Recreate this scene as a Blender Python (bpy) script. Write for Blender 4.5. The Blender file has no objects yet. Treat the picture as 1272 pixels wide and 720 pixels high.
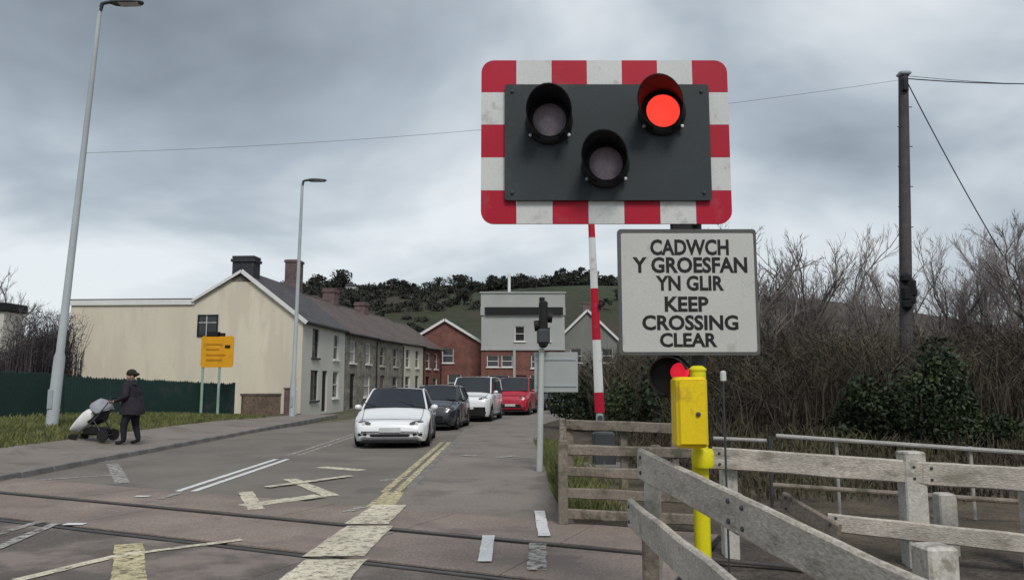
import bpy, bmesh, math, random
import numpy as np
from mathutils import Vector, Matrix
R = math.radians
random.seed(7)
scene = bpy.context.scene
COL = scene.collection

# ------------------------------------------------------------------ camera
F = 950.0; PITCH = math.atan(115.0 / F); CAMZ = 1.6
cam_d = bpy.data.cameras.new('camera'); cam = bpy.data.objects.new('camera', cam_d); COL.objects.link(cam)
cam.location = (0, 0, CAMZ); cam.rotation_euler = (R(90) + PITCH, 0, 0)
cam_d.sensor_width = 36; cam_d.lens = 36 * F / 1272; cam_d.clip_start = 0.05; cam_d.clip_end = 3000
scene.camera = cam
# ------------------------------------------------------------------ world
SUN_EL, SUN_AZ = 48, 165      # azimuth of the veiled sun, clockwise from +Y
w = bpy.data.worlds.new('World'); scene.world = w; w.use_nodes = True
nt = w.node_tree; N = nt.nodes; Lk = nt.links; N.clear()
def nd(t, **k):
    n = N.new(t)
    for a, b in k.items(): setattr(n, a, b)
    return n
out = nd('ShaderNodeOutputWorld'); bg = nd('ShaderNodeBackground'); bg.inputs['Strength'].default_value = 0.1
sky = nd('ShaderNodeTexSky', sky_type='NISHITA'); sky.sun_disc = False
sky.sun_elevation = R(SUN_EL); sky.sun_rotation = R(SUN_AZ)
tc = nd('ShaderNodeTexCoord'); sp = nd('ShaderNodeSeparateXYZ'); Lk.new(tc.outputs['Generated'], sp.inputs[0])
def mth(op, a, b=None):
    n = nd('ShaderNodeMath', operation=op)
    for i, v in enumerate((a, b)):
        if v is None: continue
        if isinstance(v, (int, float)): n.inputs[i].default_value = v
        else: Lk.new(v, n.inputs[i])
    return n.outputs[0]
zc = mth('MAXIMUM', sp.outputs['Z'], 0.0)
den = mth('ADD', zc, 0.34)
cx = mth('DIVIDE', sp.outputs['X'], den); cy = mth('DIVIDE', sp.outputs['Y'], den)
cb = nd('ShaderNodeCombineXYZ'); Lk.new(mth('ADD', cx, 0.4), cb.inputs[0]); Lk.new(mth('ADD', cy, -0.35), cb.inputs[1])
cb.inputs[2].default_value = 4.9
n1 = nd('ShaderNodeTexNoise'); n1.inputs['Scale'].default_value = 1.0; n1.inputs['Detail'].default_value = 5
n1.inputs['Roughness'].default_value = 0.5; n1.inputs['Distortion'].default_value = 0.35
Lk.new(cb.outputs[0], n1.inputs['Vector'])
rmp = nd('ShaderNodeValToRGB'); Lk.new(n1.outputs['Fac'], rmp.inputs[0])
e = rmp.color_ramp.elements
e[0].position = 0.34; e[0].color = (0.155, 0.185, 0.217, 1)
e[1].position = 0.66; e[1].color = (0.70, 0.74, 0.765, 1)
m_ = rmp.color_ramp.elements.new(0.52); m_.color = (0.375, 0.428, 0.476, 1)
hz = nd('ShaderNodeMapRange'); hz.interpolation_type = 'SMOOTHSTEP'; Lk.new(zc, hz.inputs['Value'])
hz.inputs['From Min'].default_value = 0.0; hz.inputs['From Max'].default_value = 0.26
hz.inputs['To Min'].default_value = 0.5; hz.inputs['To Max'].default_value = 0.0
mx = nd('ShaderNodeMix', data_type='RGBA'); Lk.new(hz.outputs[0], mx.inputs['Factor'])
Lk.new(rmp.outputs['Color'], mx.inputs['A']); mx.inputs['B'].default_value = (0.64, 0.69, 0.71, 1)
scl = nd('ShaderNodeVectorMath', operation='SCALE'); Lk.new(mx.outputs['Result'], scl.inputs[0]); scl.inputs['Scale'].default_value = 9.0
mx2 = nd('ShaderNodeMix', data_type='RGBA'); mx2.inputs['Factor'].default_value = 0.93
Lk.new(sky.outputs['Color'], mx2.inputs['A']); Lk.new(scl.outputs[0], mx2.inputs['B'])
Lk.new(mx2.outputs['Result'], bg.inputs['Color']); Lk.new(bg.outputs[0], out.inputs[0])
# ------------------------------------------------------------------ sun
sd = bpy.data.lights.new('sun', 'SUN'); so = bpy.data.objects.new('sun', sd); COL.objects.link(so)
sd.energy = 1.5; sd.angle = R(20); sd.color = (1.0, 0.96, 0.9)
sdir = Vector((math.sin(R(SUN_AZ)) * math.cos(R(SUN_EL)), math.cos(R(SUN_AZ)) * math.cos(R(SUN_EL)), math.sin(R(SUN_EL))))
so.rotation_euler = (-sdir).to_track_quat('-Z', 'Y').to_euler(); so.location = (0, -10, 30)
vs = scene.view_settings; vs.view_transform = 'Standard'; vs.look = 'None'; vs.exposure = 0.4; vs.gamma = 1; vs.use_curve_mapping = False
scene.render.engine = 'CYCLES'

# ------------------------------------------------------------------ helpers
def at(px, py, d):
    """world point on the sight line of a measured point, at depth d metres along the street"""
    u = (px - 636) / F; v = (360 - py) / F
    y = math.cos(PITCH) - v * math.sin(PITCH); z = math.sin(PITCH) + v * math.cos(PITCH)
    return Vector((u * d / y, d, CAMZ + z * d / y))
def gnd(px, py, z=0.0):
    u = (px - 636) / F; v = (360 - py) / F
    y = math.cos(PITCH) - v * math.sin(PITCH); zz = math.sin(PITCH) + v * math.cos(PITCH)
    k = (z - CAMZ) / zz
    return Vector((u * k, y * k, z))

MATS = {}
def M(name, col, rough=0.8, var=0.18, scale=2.0, fine=0.10, fscale=60.0, bump=0.0, bscale=80.0, metal=0.0, spec=0.3,
      emit=None, estr=0.0, wear=None, wearamt=0.0, wscale=6.0, stretch=None, coat=0.0, col2=None, thin=None):
    if name in MATS: return MATS[name]
    m = bpy.data.materials.new(name); m.use_nodes = True; t = m.node_tree; b = t.nodes['Principled BSDF']
    b.inputs['Roughness'].default_value = rough; b.inputs['Metallic'].default_value = metal
    b.inputs['Specular IOR Level'].default_value = spec; b.inputs['Coat Weight'].default_value = coat
    tcn = t.nodes.new('ShaderNodeTexCoord'); vec = tcn.outputs['Object']
    if stretch:
        mp = t.nodes.new('ShaderNodeMapping'); mp.inputs['Scale'].default_value = stretch
        t.links.new(vec, mp.inputs['Vector']); vec = mp.outputs[0]
    def noise(s, det=4, rg=0.55):
        n = t.nodes.new('ShaderNodeTexNoise'); n.inputs['Scale'].default_value = s; n.inputs['Detail'].default_value = det
        n.inputs['Roughness'].default_value = rg; t.links.new(vec, n.inputs['Vector']); return n.outputs['Fac']
    def mixc(f, a, c):
        n = t.nodes.new('ShaderNodeMix'); n.data_type = 'RGBA'
        t.links.new(f, n.inputs['Factor'])
        for k, v in (('A', a), ('B', c)):
            if isinstance(v, tuple): n.inputs[k].default_value = (*v, 1)
            else: t.links.new(v, n.inputs[k])
        return n.outputs['Result']
    def rng(f, lo, hi):
        n = t.nodes.new('ShaderNodeMapRange'); n.inputs['From Min'].default_value = lo; n.inputs['From Max'].default_value = hi
        t.links.new(f, n.inputs['Value']); return n.outputs[0]
    lo = tuple(c * (1 - var) for c in col); hi = tuple(min(1, c * (1 + var)) for c in (col2 or col))
    c = mixc(rng(noise(scale), 0.3, 0.7), lo, hi)
    if fine > 0:
        g = t.nodes.new('ShaderNodeMix'); g.data_type = 'RGBA'; g.blend_type = 'MULTIPLY'; g.inputs['Factor'].default_value = 1
        t.links.new(c, g.inputs['A'])
        gg = mixc(rng(noise(fscale, 2), 0.25, 0.75), (1 - fine * 1.6,) * 3, (1 + fine,) * 3)
        t.links.new(gg, g.inputs['B']); c = g.outputs['Result']
    if wear is not None:
        c = mixc(rng(noise(wscale, 6, 0.65), 0.62 - wearamt * 0.35, 0.70 - wearamt * 0.25), c, wear)
    t.links.new(c, b.inputs['Base Color'])
    if bump > 0:
        bn = t.nodes.new('ShaderNodeBump'); bn.inputs['Strength'].default_value = bump; bn.inputs['Distance'].default_value = 0.02
        t.links.new(noise(bscale, 3), bn.inputs['Height']); t.links.new(bn.outputs[0], b.inputs['Normal'])
    if emit:
        b.inputs['Emission Color'].default_value = (*emit, 1); b.inputs['Emission Strength'].default_value = estr
    if thin is not None:
        tb = t.nodes.new('ShaderNodeBsdfTransparent'); ms = t.nodes.new('ShaderNodeMixShader'); om = t.nodes['Material Output']
        f1 = rng(noise(11, 7, 0.7), thin + 0.10, thin - 0.10); t.links.new(f1, ms.inputs['Fac'])
        t.links.new(b.outputs[0], ms.inputs[1]); t.links.new(tb.outputs[0], ms.inputs[2]); t.links.new(ms.outputs[0], om.inputs['Surface'])
    MATS[name] = m; return m

class MB:
    def __init__(s): s.v = []; s.f = []; s.mi = []
    def add(s, vs, fs, mi=0):
        o = len(s.v); s.v += [tuple(p) for p in vs]; s.f += [tuple(i + o for i in f) for f in fs]; s.mi += [mi] * len(fs); return s
    def box(s, c, size, rz=0.0, mi=0, bev=0.0):
        x, y, z = (k / 2 for k in size); c = Vector(c); rot = Matrix.Rotation(rz, 3, 'Z')
        if bev <= 0:
            P = [(-x,-y,-z),(x,-y,-z),(x,y,-z),(-x,y,-z),(-x,-y,z),(x,-y,z),(x,y,z),(-x,y,z)]
            return s.add([c + rot @ Vector(p) for p in P], [(0,3,2,1),(4,5,6,7),(0,1,5,4),(1,2,6,5),(2,3,7,6),(3,0,4,7)], mi)
        b = min(bev, x * .9, y * .9, z * .9); rings = []
        for zz, k in ((-z, b), (-z + b, 0), (z - b, 0), (z, b)):
            X, Y = x - k, y - k; q = b
            rings.append([(-X+q,-Y),(X-q,-Y),(X,-Y+q),(X,Y-q),(X-q,Y),(-X+q,Y),(-X,Y-q),(-X,-Y+q)])
            rings[-1] = [(a, d_, zz) for a, d_ in rings[-1]]
        return s.rings([[c + rot @ Vector(p) for p in r] for r in rings], mi)
    def rings(s, rs, mi=0, cap=True, closed=True):
        n = len(rs[0]); vs = [p for r in rs for p in r]; fs = []
        for i in range(len(rs) - 1):
            for j in range(n if closed else n - 1):
                k = (j + 1) % n; fs.append((i*n+j, i*n+k, (i+1)*n+k, (i+1)*n+j))
        if cap and closed: fs.append(tuple(range(n-1, -1, -1))); fs.append(tuple((len(rs)-1)*n + j for j in range(n)))
        return s.add(vs, fs, mi)
    def tube(s, pts, rad, n=8, mi=0, cap=True):
        pts = [Vector(p) for p in pts]; rs = []
        if not isinstance(rad, (list, tuple)): rad = [rad] * len(pts)
        ref = None
        for i, p in enumerate(pts):
            d = (pts[min(i+1, len(pts)-1)] - pts[max(i-1, 0)]).normalized()
            if ref is None: ref = d.orthogonal().normalized()
            a = (ref - d * ref.dot(d)).normalized(); b = d.cross(a); ref = a
            rs.append([p + (a * math.cos(2*math.pi*k/n) + b * math.sin(2*math.pi*k/n)) * rad[i] for k in range(n)])
        return s.rings(rs, mi, cap)
    def plank(s, p, q, h, t, up=Vector((0,0,1)), bev=0.012, seg=5, jit=0.004, mi=0):
        p, q = Vector(p), Vector(q); d = (q - p).normalized(); side = d.cross(up).normalized(); u = side.cross(d)
        rs = []
        for i in range(seg + 1):
            c = p.lerp(q, i / seg) + u * random.uniform(-jit, jit) + side * random.uniform(-jit, jit)
            x, y, b = t / 2, h / 2 + random.uniform(-jit, jit), bev
            prof = [(-x+b,-y),(x-b,-y),(x,-y+b),(x,y-b),(x-b,y),(-x+b,y),(-x,y-b),(-x,-y+b)]
            rs.append([c + side * a + u * k for a, k in prof])
        return s.rings(rs, mi)
    def lathe(s, c, axis, prof, n=16, mi=0, cap=True):
        c = Vector(c); d = Vector(axis).normalized(); a = d.orthogonal().normalized(); b = d.cross(a)
        return s.rings([[c + d * h + (a * math.cos(2*math.pi*k/n) + b * math.sin(2*math.pi*k/n)) * r for k in range(n)] for h, r in prof], mi, cap)
    def prism(s, poly, ext, mi=0):
        n = len(poly); e_ = Vector(ext); vs = [Vector(p) for p in poly] + [Vector(p) + e_ for p in poly]
        fs = [tuple(range(n)), tuple(range(2*n-1, n-1, -1))] + [(i, i+n, (i+1) % n + n, (i+1) % n) for i in range(n)]
        return s.add(vs, fs, mi)
    def build(s, name, mat, parent=None, smooth=None):
        me = bpy.data.meshes.new(name); off = Vector((0,0,0)); r = parent
        while r is not None: off = off + r.location; r = r.parent
        me.from_pydata([tuple(Vector(v) - off) for v in s.v], [], s.f)
        for mm in (mat if isinstance(mat, (list, tuple)) else [mat]): me.materials.append(mm)
        if any(s.mi): me.polygons.foreach_set('material_index', s.mi)
        bm = bmesh.new(); bm.from_mesh(me); bmesh.ops.recalc_face_normals(bm, faces=bm.faces); bm.to_mesh(me); bm.free()
        if smooth:
            me.polygons.foreach_set('use_smooth', [True] * len(me.polygons)); me.set_sharp_from_angle(angle=R(smooth))
        o = bpy.data.objects.new(name, me); COL.objects.link(o); o.parent = parent
        return o
def tag(o, label, cat, group=None):
    o['label'] = label; o['category'] = cat
    if group: o['group'] = group
    return o
def struct(o): o['kind'] = 'structure'; return o
def stuff(o): o['kind'] = 'stuff'; return o
def thing(name, label, cat, loc=(0,0,0), group=None):
    o = bpy.data.objects.new(name, None); COL.objects.link(o); o.location = loc; o.empty_display_size = 0.2
    return tag(o, label, cat, group)
def copy_tree(o, parent=None):
    c = o.copy(); COL.objects.link(c); c.parent = parent
    for ch in o.children: copy_tree(ch, c)
    return c
def raw(name, verts, faces, mat, parent=None):
    me = bpy.data.meshes.new(name); me.from_pydata(verts, [], faces); me.materials.append(mat)
    o = bpy.data.objects.new(name, me); COL.objects.link(o); o.parent = parent; return o
def sstep(a, b, x):
    t = max(0, min(1, (x - a) / (b - a))); return t * t * (3 - 2 * t)

# ------------------------------------------------------------------ materials
ASPH = M('asphalt', (0.200, 0.178, 0.156), 0.85, 0.16, 0.5, 0.22, 45, 0.25, 120, wear=(0.15, 0.134, 0.118), wearamt=0.25, wscale=0.7)
FOOT = M('footway_tarmac', (0.245, 0.212, 0.186), 0.88, 0.13, 0.6, 0.2, 50, 0.25, 120, wear=(0.175, 0.15, 0.132), wearamt=0.3, wscale=1.1)
DECK = M('crossing_deck', (0.275, 0.22, 0.19), 0.85, 0.2, 0.8, 0.22, 40, 0.2, 70, wear=(0.20, 0.165, 0.145), wearamt=0.3, wscale=1.1)
ASPHD = M('dark_tarmac_infill', (0.15, 0.128, 0.115), 0.88, 0.25, 0.9, 0.22, 45, 0.3, 90, wear=(0.25, 0.205, 0.18), wearamt=0.4, wscale=0.9)
GAPBASE = M('dark_gap_base', (0.03, 0.026, 0.023), 0.8, 0.3, 3)  # near-black base sheet that shows in the gaps around rails and panels
RAILM = M('worn_rail_steel', (0.09, 0.078, 0.07), 0.45, 0.3, 3, metal=0.5, spec=0.5)
BALL = M('ballast', (0.085, 0.070, 0.058), 0.95, 0.35, 3, 0.35, 25, 0.8, 22)
YPAINT = M('worn_yellow_paint', (0.66, 0.60, 0.465), 0.75, 0.2, 2, 0.2, 40, thin=0.41)
YPAINT2 = M('fresh_yellow_paint', (0.58, 0.51, 0.31), 0.7, 0.2, 2, 0.2, 40, thin=0.43)
WPAINT = M('road_white_paint', (0.72, 0.72, 0.71), 0.7, 0.08, 3, 0.1, 40, thin=0.33)
WPAINTW = M('worn_white_paint', (0.44, 0.42, 0.39), 0.75, 0.16, 3, 0.15, 40, thin=0.47)
KERB = M('kerb_concrete', (0.21, 0.20, 0.19), 0.9, 0.2, 1.5, 0.15, 40, 0.3, 60)
GRASSG = M('grassy_ground', (0.085, 0.095, 0.045), 0.95, 0.35, 1.2, 0.3, 18, 0.6, 25, col2=(0.13, 0.115, 0.075))
BLADE = M('grass_blade', (0.085, 0.125, 0.035), 0.8, 0.4, 2.5, 0, col2=(0.16, 0.16, 0.06))
EARTH = M('brown_earth', (0.095, 0.074, 0.058), 0.95, 0.35, 1.6, 0.3, 25, 0.6, 35, col2=(0.105, 0.085, 0.06))
WOODP = M('weathered_wood', (0.48, 0.435, 0.38), 0.85, 0.22, 2.2, 0.2, 30, 0.4, 40, wear=(0.27, 0.245, 0.20), wearamt=0.22, wscale=3, stretch=(1,1,2.5))
WOODD = M('dark_damp_wood', (0.235, 0.20, 0.165), 0.88, 0.3, 3.0, 0.18, 35, 0.35, 60, wear=(0.11, 0.10, 0.075), wearamt=0.3, wscale=4)
WOODW = M('pale_painted_wood', (0.52, 0.495, 0.45), 0.8, 0.15, 4, 0.14, 40, 0.2, 60, wear=(0.28, 0.26, 0.22), wearamt=0.25)
GALV = M('galvanised_steel', (0.42, 0.43, 0.44), 0.45, 0.15, 5, 0.06, metal=0.6, spec=0.5)
GREYP = M('grey_painted_steel', (0.36, 0.40, 0.42), 0.5, 0.1, 1.2, 0.05, wear=(0.25, 0.27, 0.28), wearamt=0.1)
LAMPG = M('lamp_column_paint', (0.42, 0.455, 0.47), 0.55, 0.12, 0.8, 0.05)
DARKP = M('dark_grey_paint', (0.055, 0.06, 0.065), 0.5, 0.15, 2, 0.05)
BLACK = M('matt_black', (0.012, 0.012, 0.013), 0.6, 0.3, 5, 0.05)
BOARD = M('signal_board_paint', (0.030, 0.039, 0.043), 0.55, 0.14, 1.6, 0.06, wear=(0.05, 0.058, 0.06), wearamt=0.12, wscale=3)
REDP = M('signal_red', (0.43, 0.004, 0.026), 0.45, 0.10, 2, 0.05, wear=(0.40, 0.03, 0.05), wearamt=0.12)
WHITEP = M('signal_white', (0.62, 0.63, 0.62), 0.5, 0.06, 2, 0.05, wear=(0.47, 0.46, 0.44), wearamt=0.15)
SIGNW = M('sign_face_white', (0.52, 0.525, 0.50), 0.5, 0.06, 1.5, 0.04, wear=(0.42, 0.42, 0.39), wearamt=0.1)
INK = M('sign_ink', (0.016, 0.016, 0.016), 0.6, 0.1)
LENSOFF = M('unlit_lens', (0.44, 0.37, 0.43), 0.25, 0.15, 20, 0.15, 90, spec=0.5)
LENSRED = M('lit_red_lens', (0.6, 0.02, 0.01), 0.4, 0.05, 6, 0, emit=(1.0, 0.045, 0.03), estr=1.05)
LENSRED2 = M('lit_small_red_lens', (0.6, 0.02, 0.03), 0.4, 0.05, 6, 0, emit=(0.9, 0.02, 0.05), estr=0.5)
YELL = M('yellow_paint', (0.78, 0.56, 0.010), 0.45, 0.08, 3, 0.05, wear=(0.55, 0.38, 0.02), wearamt=0.1)
YELLG = M('bright_yellow_paint', (0.72, 0.66, 0.012), 0.45, 0.08, 3, 0.05, wear=(0.5, 0.45, 0.03), wearamt=0.12)
RENDER = M('cream_render', (0.69, 0.63, 0.505), 0.9, 0.07, 0.3, 0.06, 30, 0.15, 60, wear=(0.62, 0.56, 0.455), wearamt=0.45, wscale=0.8, stretch=(1, 1.3, 0.3))
RENDERW = M('white_render', (0.60, 0.585, 0.53), 0.9, 0.06, 0.4, 0.05, 30, 0.15, 60)
RENDERC = M('pale_cream_render', (0.58, 0.56, 0.46), 0.9, 0.06, 0.4, 0.05, 30, 0.15, 60)
RENDERG = M('grey_render', (0.39, 0.40, 0.385), 0.9, 0.07, 0.5, 0.05, 30, 0.15, 60)
STONE = M('grey_rubble_stone', (0.20, 0.188, 0.168), 0.95, 0.35, 2.2, 0.3, 7, 0.8, 9, col2=(0.26, 0.24, 0.20))
SLATE = M('slate', (0.085, 0.080, 0.085), 0.7, 0.2, 1.2, 0.25, 9, 0.4, 14, wear=(0.12, 0.11, 0.10), wearamt=0.15)
SLATEB = M('brown_roof_tile', (0.125, 0.100, 0.092), 0.8, 0.2, 1.0, 0.25, 9, 0.4, 14, wear=(0.16, 0.13, 0.11), wearamt=0.15)
BRICK = M('red_brick', (0.205, 0.092, 0.076), 0.9, 0.25, 1.5, 0.25, 12, 0.3, 15)
BRICKD = M('brown_brick', (0.17, 0.125, 0.095), 0.9, 0.25, 1.5, 0.25, 12, 0.3, 15)
BRICKK = M('chimney_brick', (0.05, 0.052, 0.062), 0.9, 0.25, 2.5, 0.25, 12, 0.3, 15)
BRICKP = M('purple_brick', (0.16, 0.11, 0.11), 0.9, 0.25, 2.5, 0.25, 12, 0.3, 15)
TRIM = M('white_trim', (0.72, 0.72, 0.70), 0.6, 0.06, 3, 0.05)
GLASSW = M('window_glass', (0.035, 0.040, 0.045), 0.08, 0.3, 0.8, 0, spec=0.6)
CURT = M('net_curtain', (0.35, 0.34, 0.31), 0.8, 0.2, 2, 0.05)
FGREEN = M('dark_green_fence', (0.014, 0.038, 0.033), 0.6, 0.2, 0.5, 0.1, 10, wear=(0.04, 0.05, 0.05), wearamt=0.15, wscale=1.0)
BARK = M('bark', (0.14, 0.12, 0.108), 0.95, 0.3, 3, 0.2, 20)
TWIG = M('twig', (0.19, 0.165, 0.155), 0.95, 0.3, 0.6, 0)  # both twig tones lifted, putting a little haze into the colour
TWIGP = M('pale_twig', (0.27, 0.24, 0.235), 0.95, 0.3, 0.6, 0)
SCRUB = M('scrub_stems', (0.078, 0.063, 0.053), 0.95, 0.4, 0.5, 0, col2=(0.085, 0.073, 0.05))
IVY = M('ivy_leaf', (0.014, 0.026, 0.010), 0.6, 0.45, 1.2, 0, col2=(0.034, 0.050, 0.020))
FARLEAF = M('far_evergreen', (0.030, 0.036, 0.030), 0.9, 0.35, 0.25, 0, col2=(0.045, 0.045, 0.035))
FIELD = M('hill_field', (0.040, 0.052, 0.025), 0.95, 0.25, 0.02, 0.25, 0.4, wear=(0.056, 0.048, 0.036), wearamt=0.55, wscale=0.014)
POLEW = M('creosoted_pole', (0.085, 0.078, 0.08), 0.9, 0.25, 3, 0.15, 30, 0.3, 30)
CABLE = M('cable', (0.06, 0.065, 0.075), 0.7, 0.1)
RUBBER = M('tyre_rubber', (0.016, 0.016, 0.017), 0.8, 0.2)
ALLOY = M('alloy', (0.30, 0.31, 0.32), 0.35, 0.1, 5, 0, metal=0.8, spec=0.5)
CGLASS = M('car_glass', (0.022, 0.026, 0.032), 0.04, 0.1, 2, 0, spec=0.6)
ORANGE = M('orange_board', (0.72, 0.34, 0.010), 0.6, 0.08, 2, 0.05, wear=(0.55, 0.25, 0.02), wearamt=0.15, wscale=3)

# ================================================================== SETTING
# --- base ground sheet
mb = MB()
xs = [-900,-300,-120,-60,-40,-25,-16,-8,0,8,16,25,40,60,120,300,900]; ys = [-60,-20,0,10,20,30,45,60,90,130,200,400,1200]
for i in range(len(xs)-1):
    for j in range(len(ys)-1):
        mb.add([(xs[i],ys[j],-.06),(xs[i+1],ys[j],-.06),(xs[i+1],ys[j+1],-.06),(xs[i],ys[j+1],-.06)], [(0,1,2,3)])
struct(mb.build('ground', GRASSG))

def spline(ps, n=12):
    ps = [Vector(p) for p in ps]; o_ = []
    for i in range(len(ps)-1):
        a, b, c, d = ps[max(i-1,0)], ps[i], ps[i+1], ps[min(i+2,len(ps)-1)]
        for k in range(n):
            t = k/n; o_.append(0.5*((2*b)+(c-a)*t+(2*a-5*b+4*c-d)*t*t+(3*b-a-3*c+d)*t**3))
    return o_ + [ps[-1]]
CL = spline([(-4.9,-8,0),(-4.9,8,0),(-4.9,22,0),(-4.5,29,0),(-2.6,37,0),(0.6,45,0),(5.4,52.5,0),(12,58,0),(22,62,0),(40,66,0)])
def strip(line, a, b, z0, mb, za=None):
    n = len(line); vs = []
    for i, p in enumerate(line):
        d = (line[min(i+1,n-1)] - line[max(i-1,0)]).normalized(); nr = Vector((d.y, -d.x, 0))
        vs += [p + nr*a + Vector((0,0,z0)), p + nr*b + Vector((0,0,z0))]
    mb.add(vs, [(2*i,2*i+1,2*i+3,2*i+2) for i in range(n-1)]); return mb
struct(strip(CL, -3.45, 3.36, 0.0, MB()).build('road', ASPH))
# --- footway on the right of the road
mb = MB(); vs_ = []; ft = [p for p in CL if p.y <= 60]
rows = []
for i, p in enumerate(ft):
    d = (CL[min(i+1,len(CL)-1)] - CL[max(i-1,0)]).normalized(); nr = Vector((d.y,-d.x,0)); z = 0.002 + 0.066*sstep(9.9, 12, p.y)
    wd = 5.65 + 1.2*(1-sstep(4,9,p.y))
    rows.append([p+nr*3.36+Vector((0,0,z-.07)), p+nr*3.365+Vector((0,0,z)), p+nr*4.4+Vector((0,0,z+.01*sstep(9.9,12,p.y))), p+nr*wd+Vector((0,0,z+.004*sstep(9.9,12,p.y))), p+nr*(wd+.03)+Vector((0,0,-.06))])
mb.rings(rows, cap=False, closed=False); foot_r = struct(mb.build('footway', FOOT))
# kerb stones along it, beyond the crossing
mb0 = MB().box((0,0,0.0),(0.13,0.90,0.17), bev=0.015); ks = None
def kerb_run(parent, x, y0, y1, z):
    global ks
    y = y0
    while y < y1:
        if ks is None: ks = mb0.build('kerb_stone', KERB, parent); o = ks
        else: o = ks.copy(); COL.objects.link(o); o.parent = parent
        o.location = (x + random.uniform(-.004,.004), y + .45, z + random.uniform(-.004,.004)); y += 0.912
kerb_run(foot_r, -1.50, 11.6, 25.5, -0.005)
# --- left footway and verge, rising away from the road
def gl(x, y):
    return 0.10 + 0.40*sstep(-8.4, -12.6, x)*(1 - sstep(25, 36, y)) if x < -8.3 else 0.1
mb = MB(); gx = [-8.42,-8.8,-9.3,-9.9,-10.4]; gy = [8.0+1.0*i for i in range(30)]
mb.add([(x,y,gl(x,y)) for y in gy for x in gx], [(j*5+i,j*5+i+1,j*5+i+6,j*5+i+5) for j in range(29) for i in range(4)])
foot_l = struct(mb.build('far_footway', FOOT)); kerb_run(foot_l, -8.37, 9.6, 36.5, 0.025)
mb = MB(); gx = [-10.38,-11,-11.7,-12.6,-14,-16,-19,-24,-32,-45]; n = len(gx); gy = [6.0+1.5*i for i in range(23)]
mb.add([(x,y,gl(x,y)-0.01+random.uniform(-.02,.02)) for y in gy for x in gx], [(j*n+i,j*n+i+1,j*n+i+n+1,j*n+i+n) for j in range(22) for i in range(n-1)])
struct(mb.build('verge', GRASSG, smooth=60))
# grass blades
def blades(name, n, fn, hmin, hmax, mat, wd=0.012):
    V=[];Fc=[]
    for i in range(n):
        x,y,z = fn(); h = random.uniform(hmin,hmax); a = random.uniform(0,6.28); lx,ly = random.uniform(-.6,.6)*h, random.uniform(-.6,.6)*h
        c,s_ = math.cos(a)*wd, math.sin(a)*wd; k=len(V)
        V += [(x-c,y-s_,z-.02),(x+c,y+s_,z-.02),(x+lx*.4+c*.7,y+ly*.4+s_*.7,z+h*.6),(x+lx,y+ly,z+h)]
        Fc += [(k,k+1,k+2),(k,k+2,k+3)]
    return raw(name,V,Fc,mat)
def vg():
    y = random.uniform(12,33); x = -10.35 - abs(random.gauss(0,1))*2.6
    return x,y,gl(x,y)
tag(stuff(blades('verge_grass', 22000, vg, .05, .16, BLADE, .013)), 'rough green grass on the verge before the green fence', 'grass')
# --- railway: rails at about 25 degrees to the road, across deck panels
TS = -0.46; tn = math.sqrt(1+TS*TS); TD = Vector((1,TS,0))/tn; NN = Vector((-TS,1,0))/tn
O1 = Vector((0,8.0,0))
def trk(s_, n_, z): return O1 + TD*s_ + NN*n_ + Vector((0,0,z))
mb = MB()
mb.add([trk(-14,-6.6,.004),trk(1.9,-6.6,.004),trk(1.9,1.2,.004),trk(-14,1.2,.004)],[(0,1,2,3)])
deck = struct(mb.build('level_crossing', GAPBASE))
G = 1.44; bands = [(0.075,1.16),(-G+.13,-.13),(-G-1.75,-G-.075),(-G-1.85-G+.10,-G-1.75-.15),(-6.5,-G*2-1.92)]
for (a,b) in bands:
    k = -13.9
    while k < 1.8:
        l = 1.8; q = random.uniform(-.002,.002)
        mb = MB(); e0=min(k+l-.012,1.85)
        mb.add([trk(k,a,.018+q),trk(e0,a,.018+q),trk(e0,b,.018+q),trk(k,b,.018+q),trk(k,a,0),trk(e0,a,0),trk(e0,b,0),trk(k,b,0)],[(0,1,2,3),(0,4,5,1),(1,5,6,2),(2,6,7,3),(3,7,4,0)])
        mb.build('deck_panel', ASPHD if a == bands[2][0] else DECK, deck); k += l
for n_ in (0.0, -G, -G-1.85, -G-1.85-G):
    mb = MB(); rs=[]
    for s_ in (-60,-14,1.9,60):
        rs.append([trk(s_,n_-.036,.0),trk(s_,n_+.036,.0),trk(s_,n_+.036,.016),trk(s_,n_+.026,.022),trk(s_,n_-.026,.022),trk(s_,n_-.036,.016)])
    mb.rings(rs).build('rail', RAILM, deck)
# ballast bed right and left of the crossing
mb = MB(); nx=44; ny=14
for (s0,s1) in ((1.92,40),(-60,-14)):
    vs_=[trk(s0+(s1-s0)*(i/nx)**(1.6 if s0>0 else .7), -6.6+8.0*j/ny, -.02+random.uniform(-.03,.015)) for j in range(ny+1) for i in range(nx+1)]
    mb.add(vs_,[(j*(nx+1)+i,j*(nx+1)+i+1,(j+1)*(nx+1)+i+1,(j+1)*(nx+1)+i) for j in range(ny) for i in range(nx)])
struct(mb.build('trackbed', BALL, smooth=80))
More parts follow.
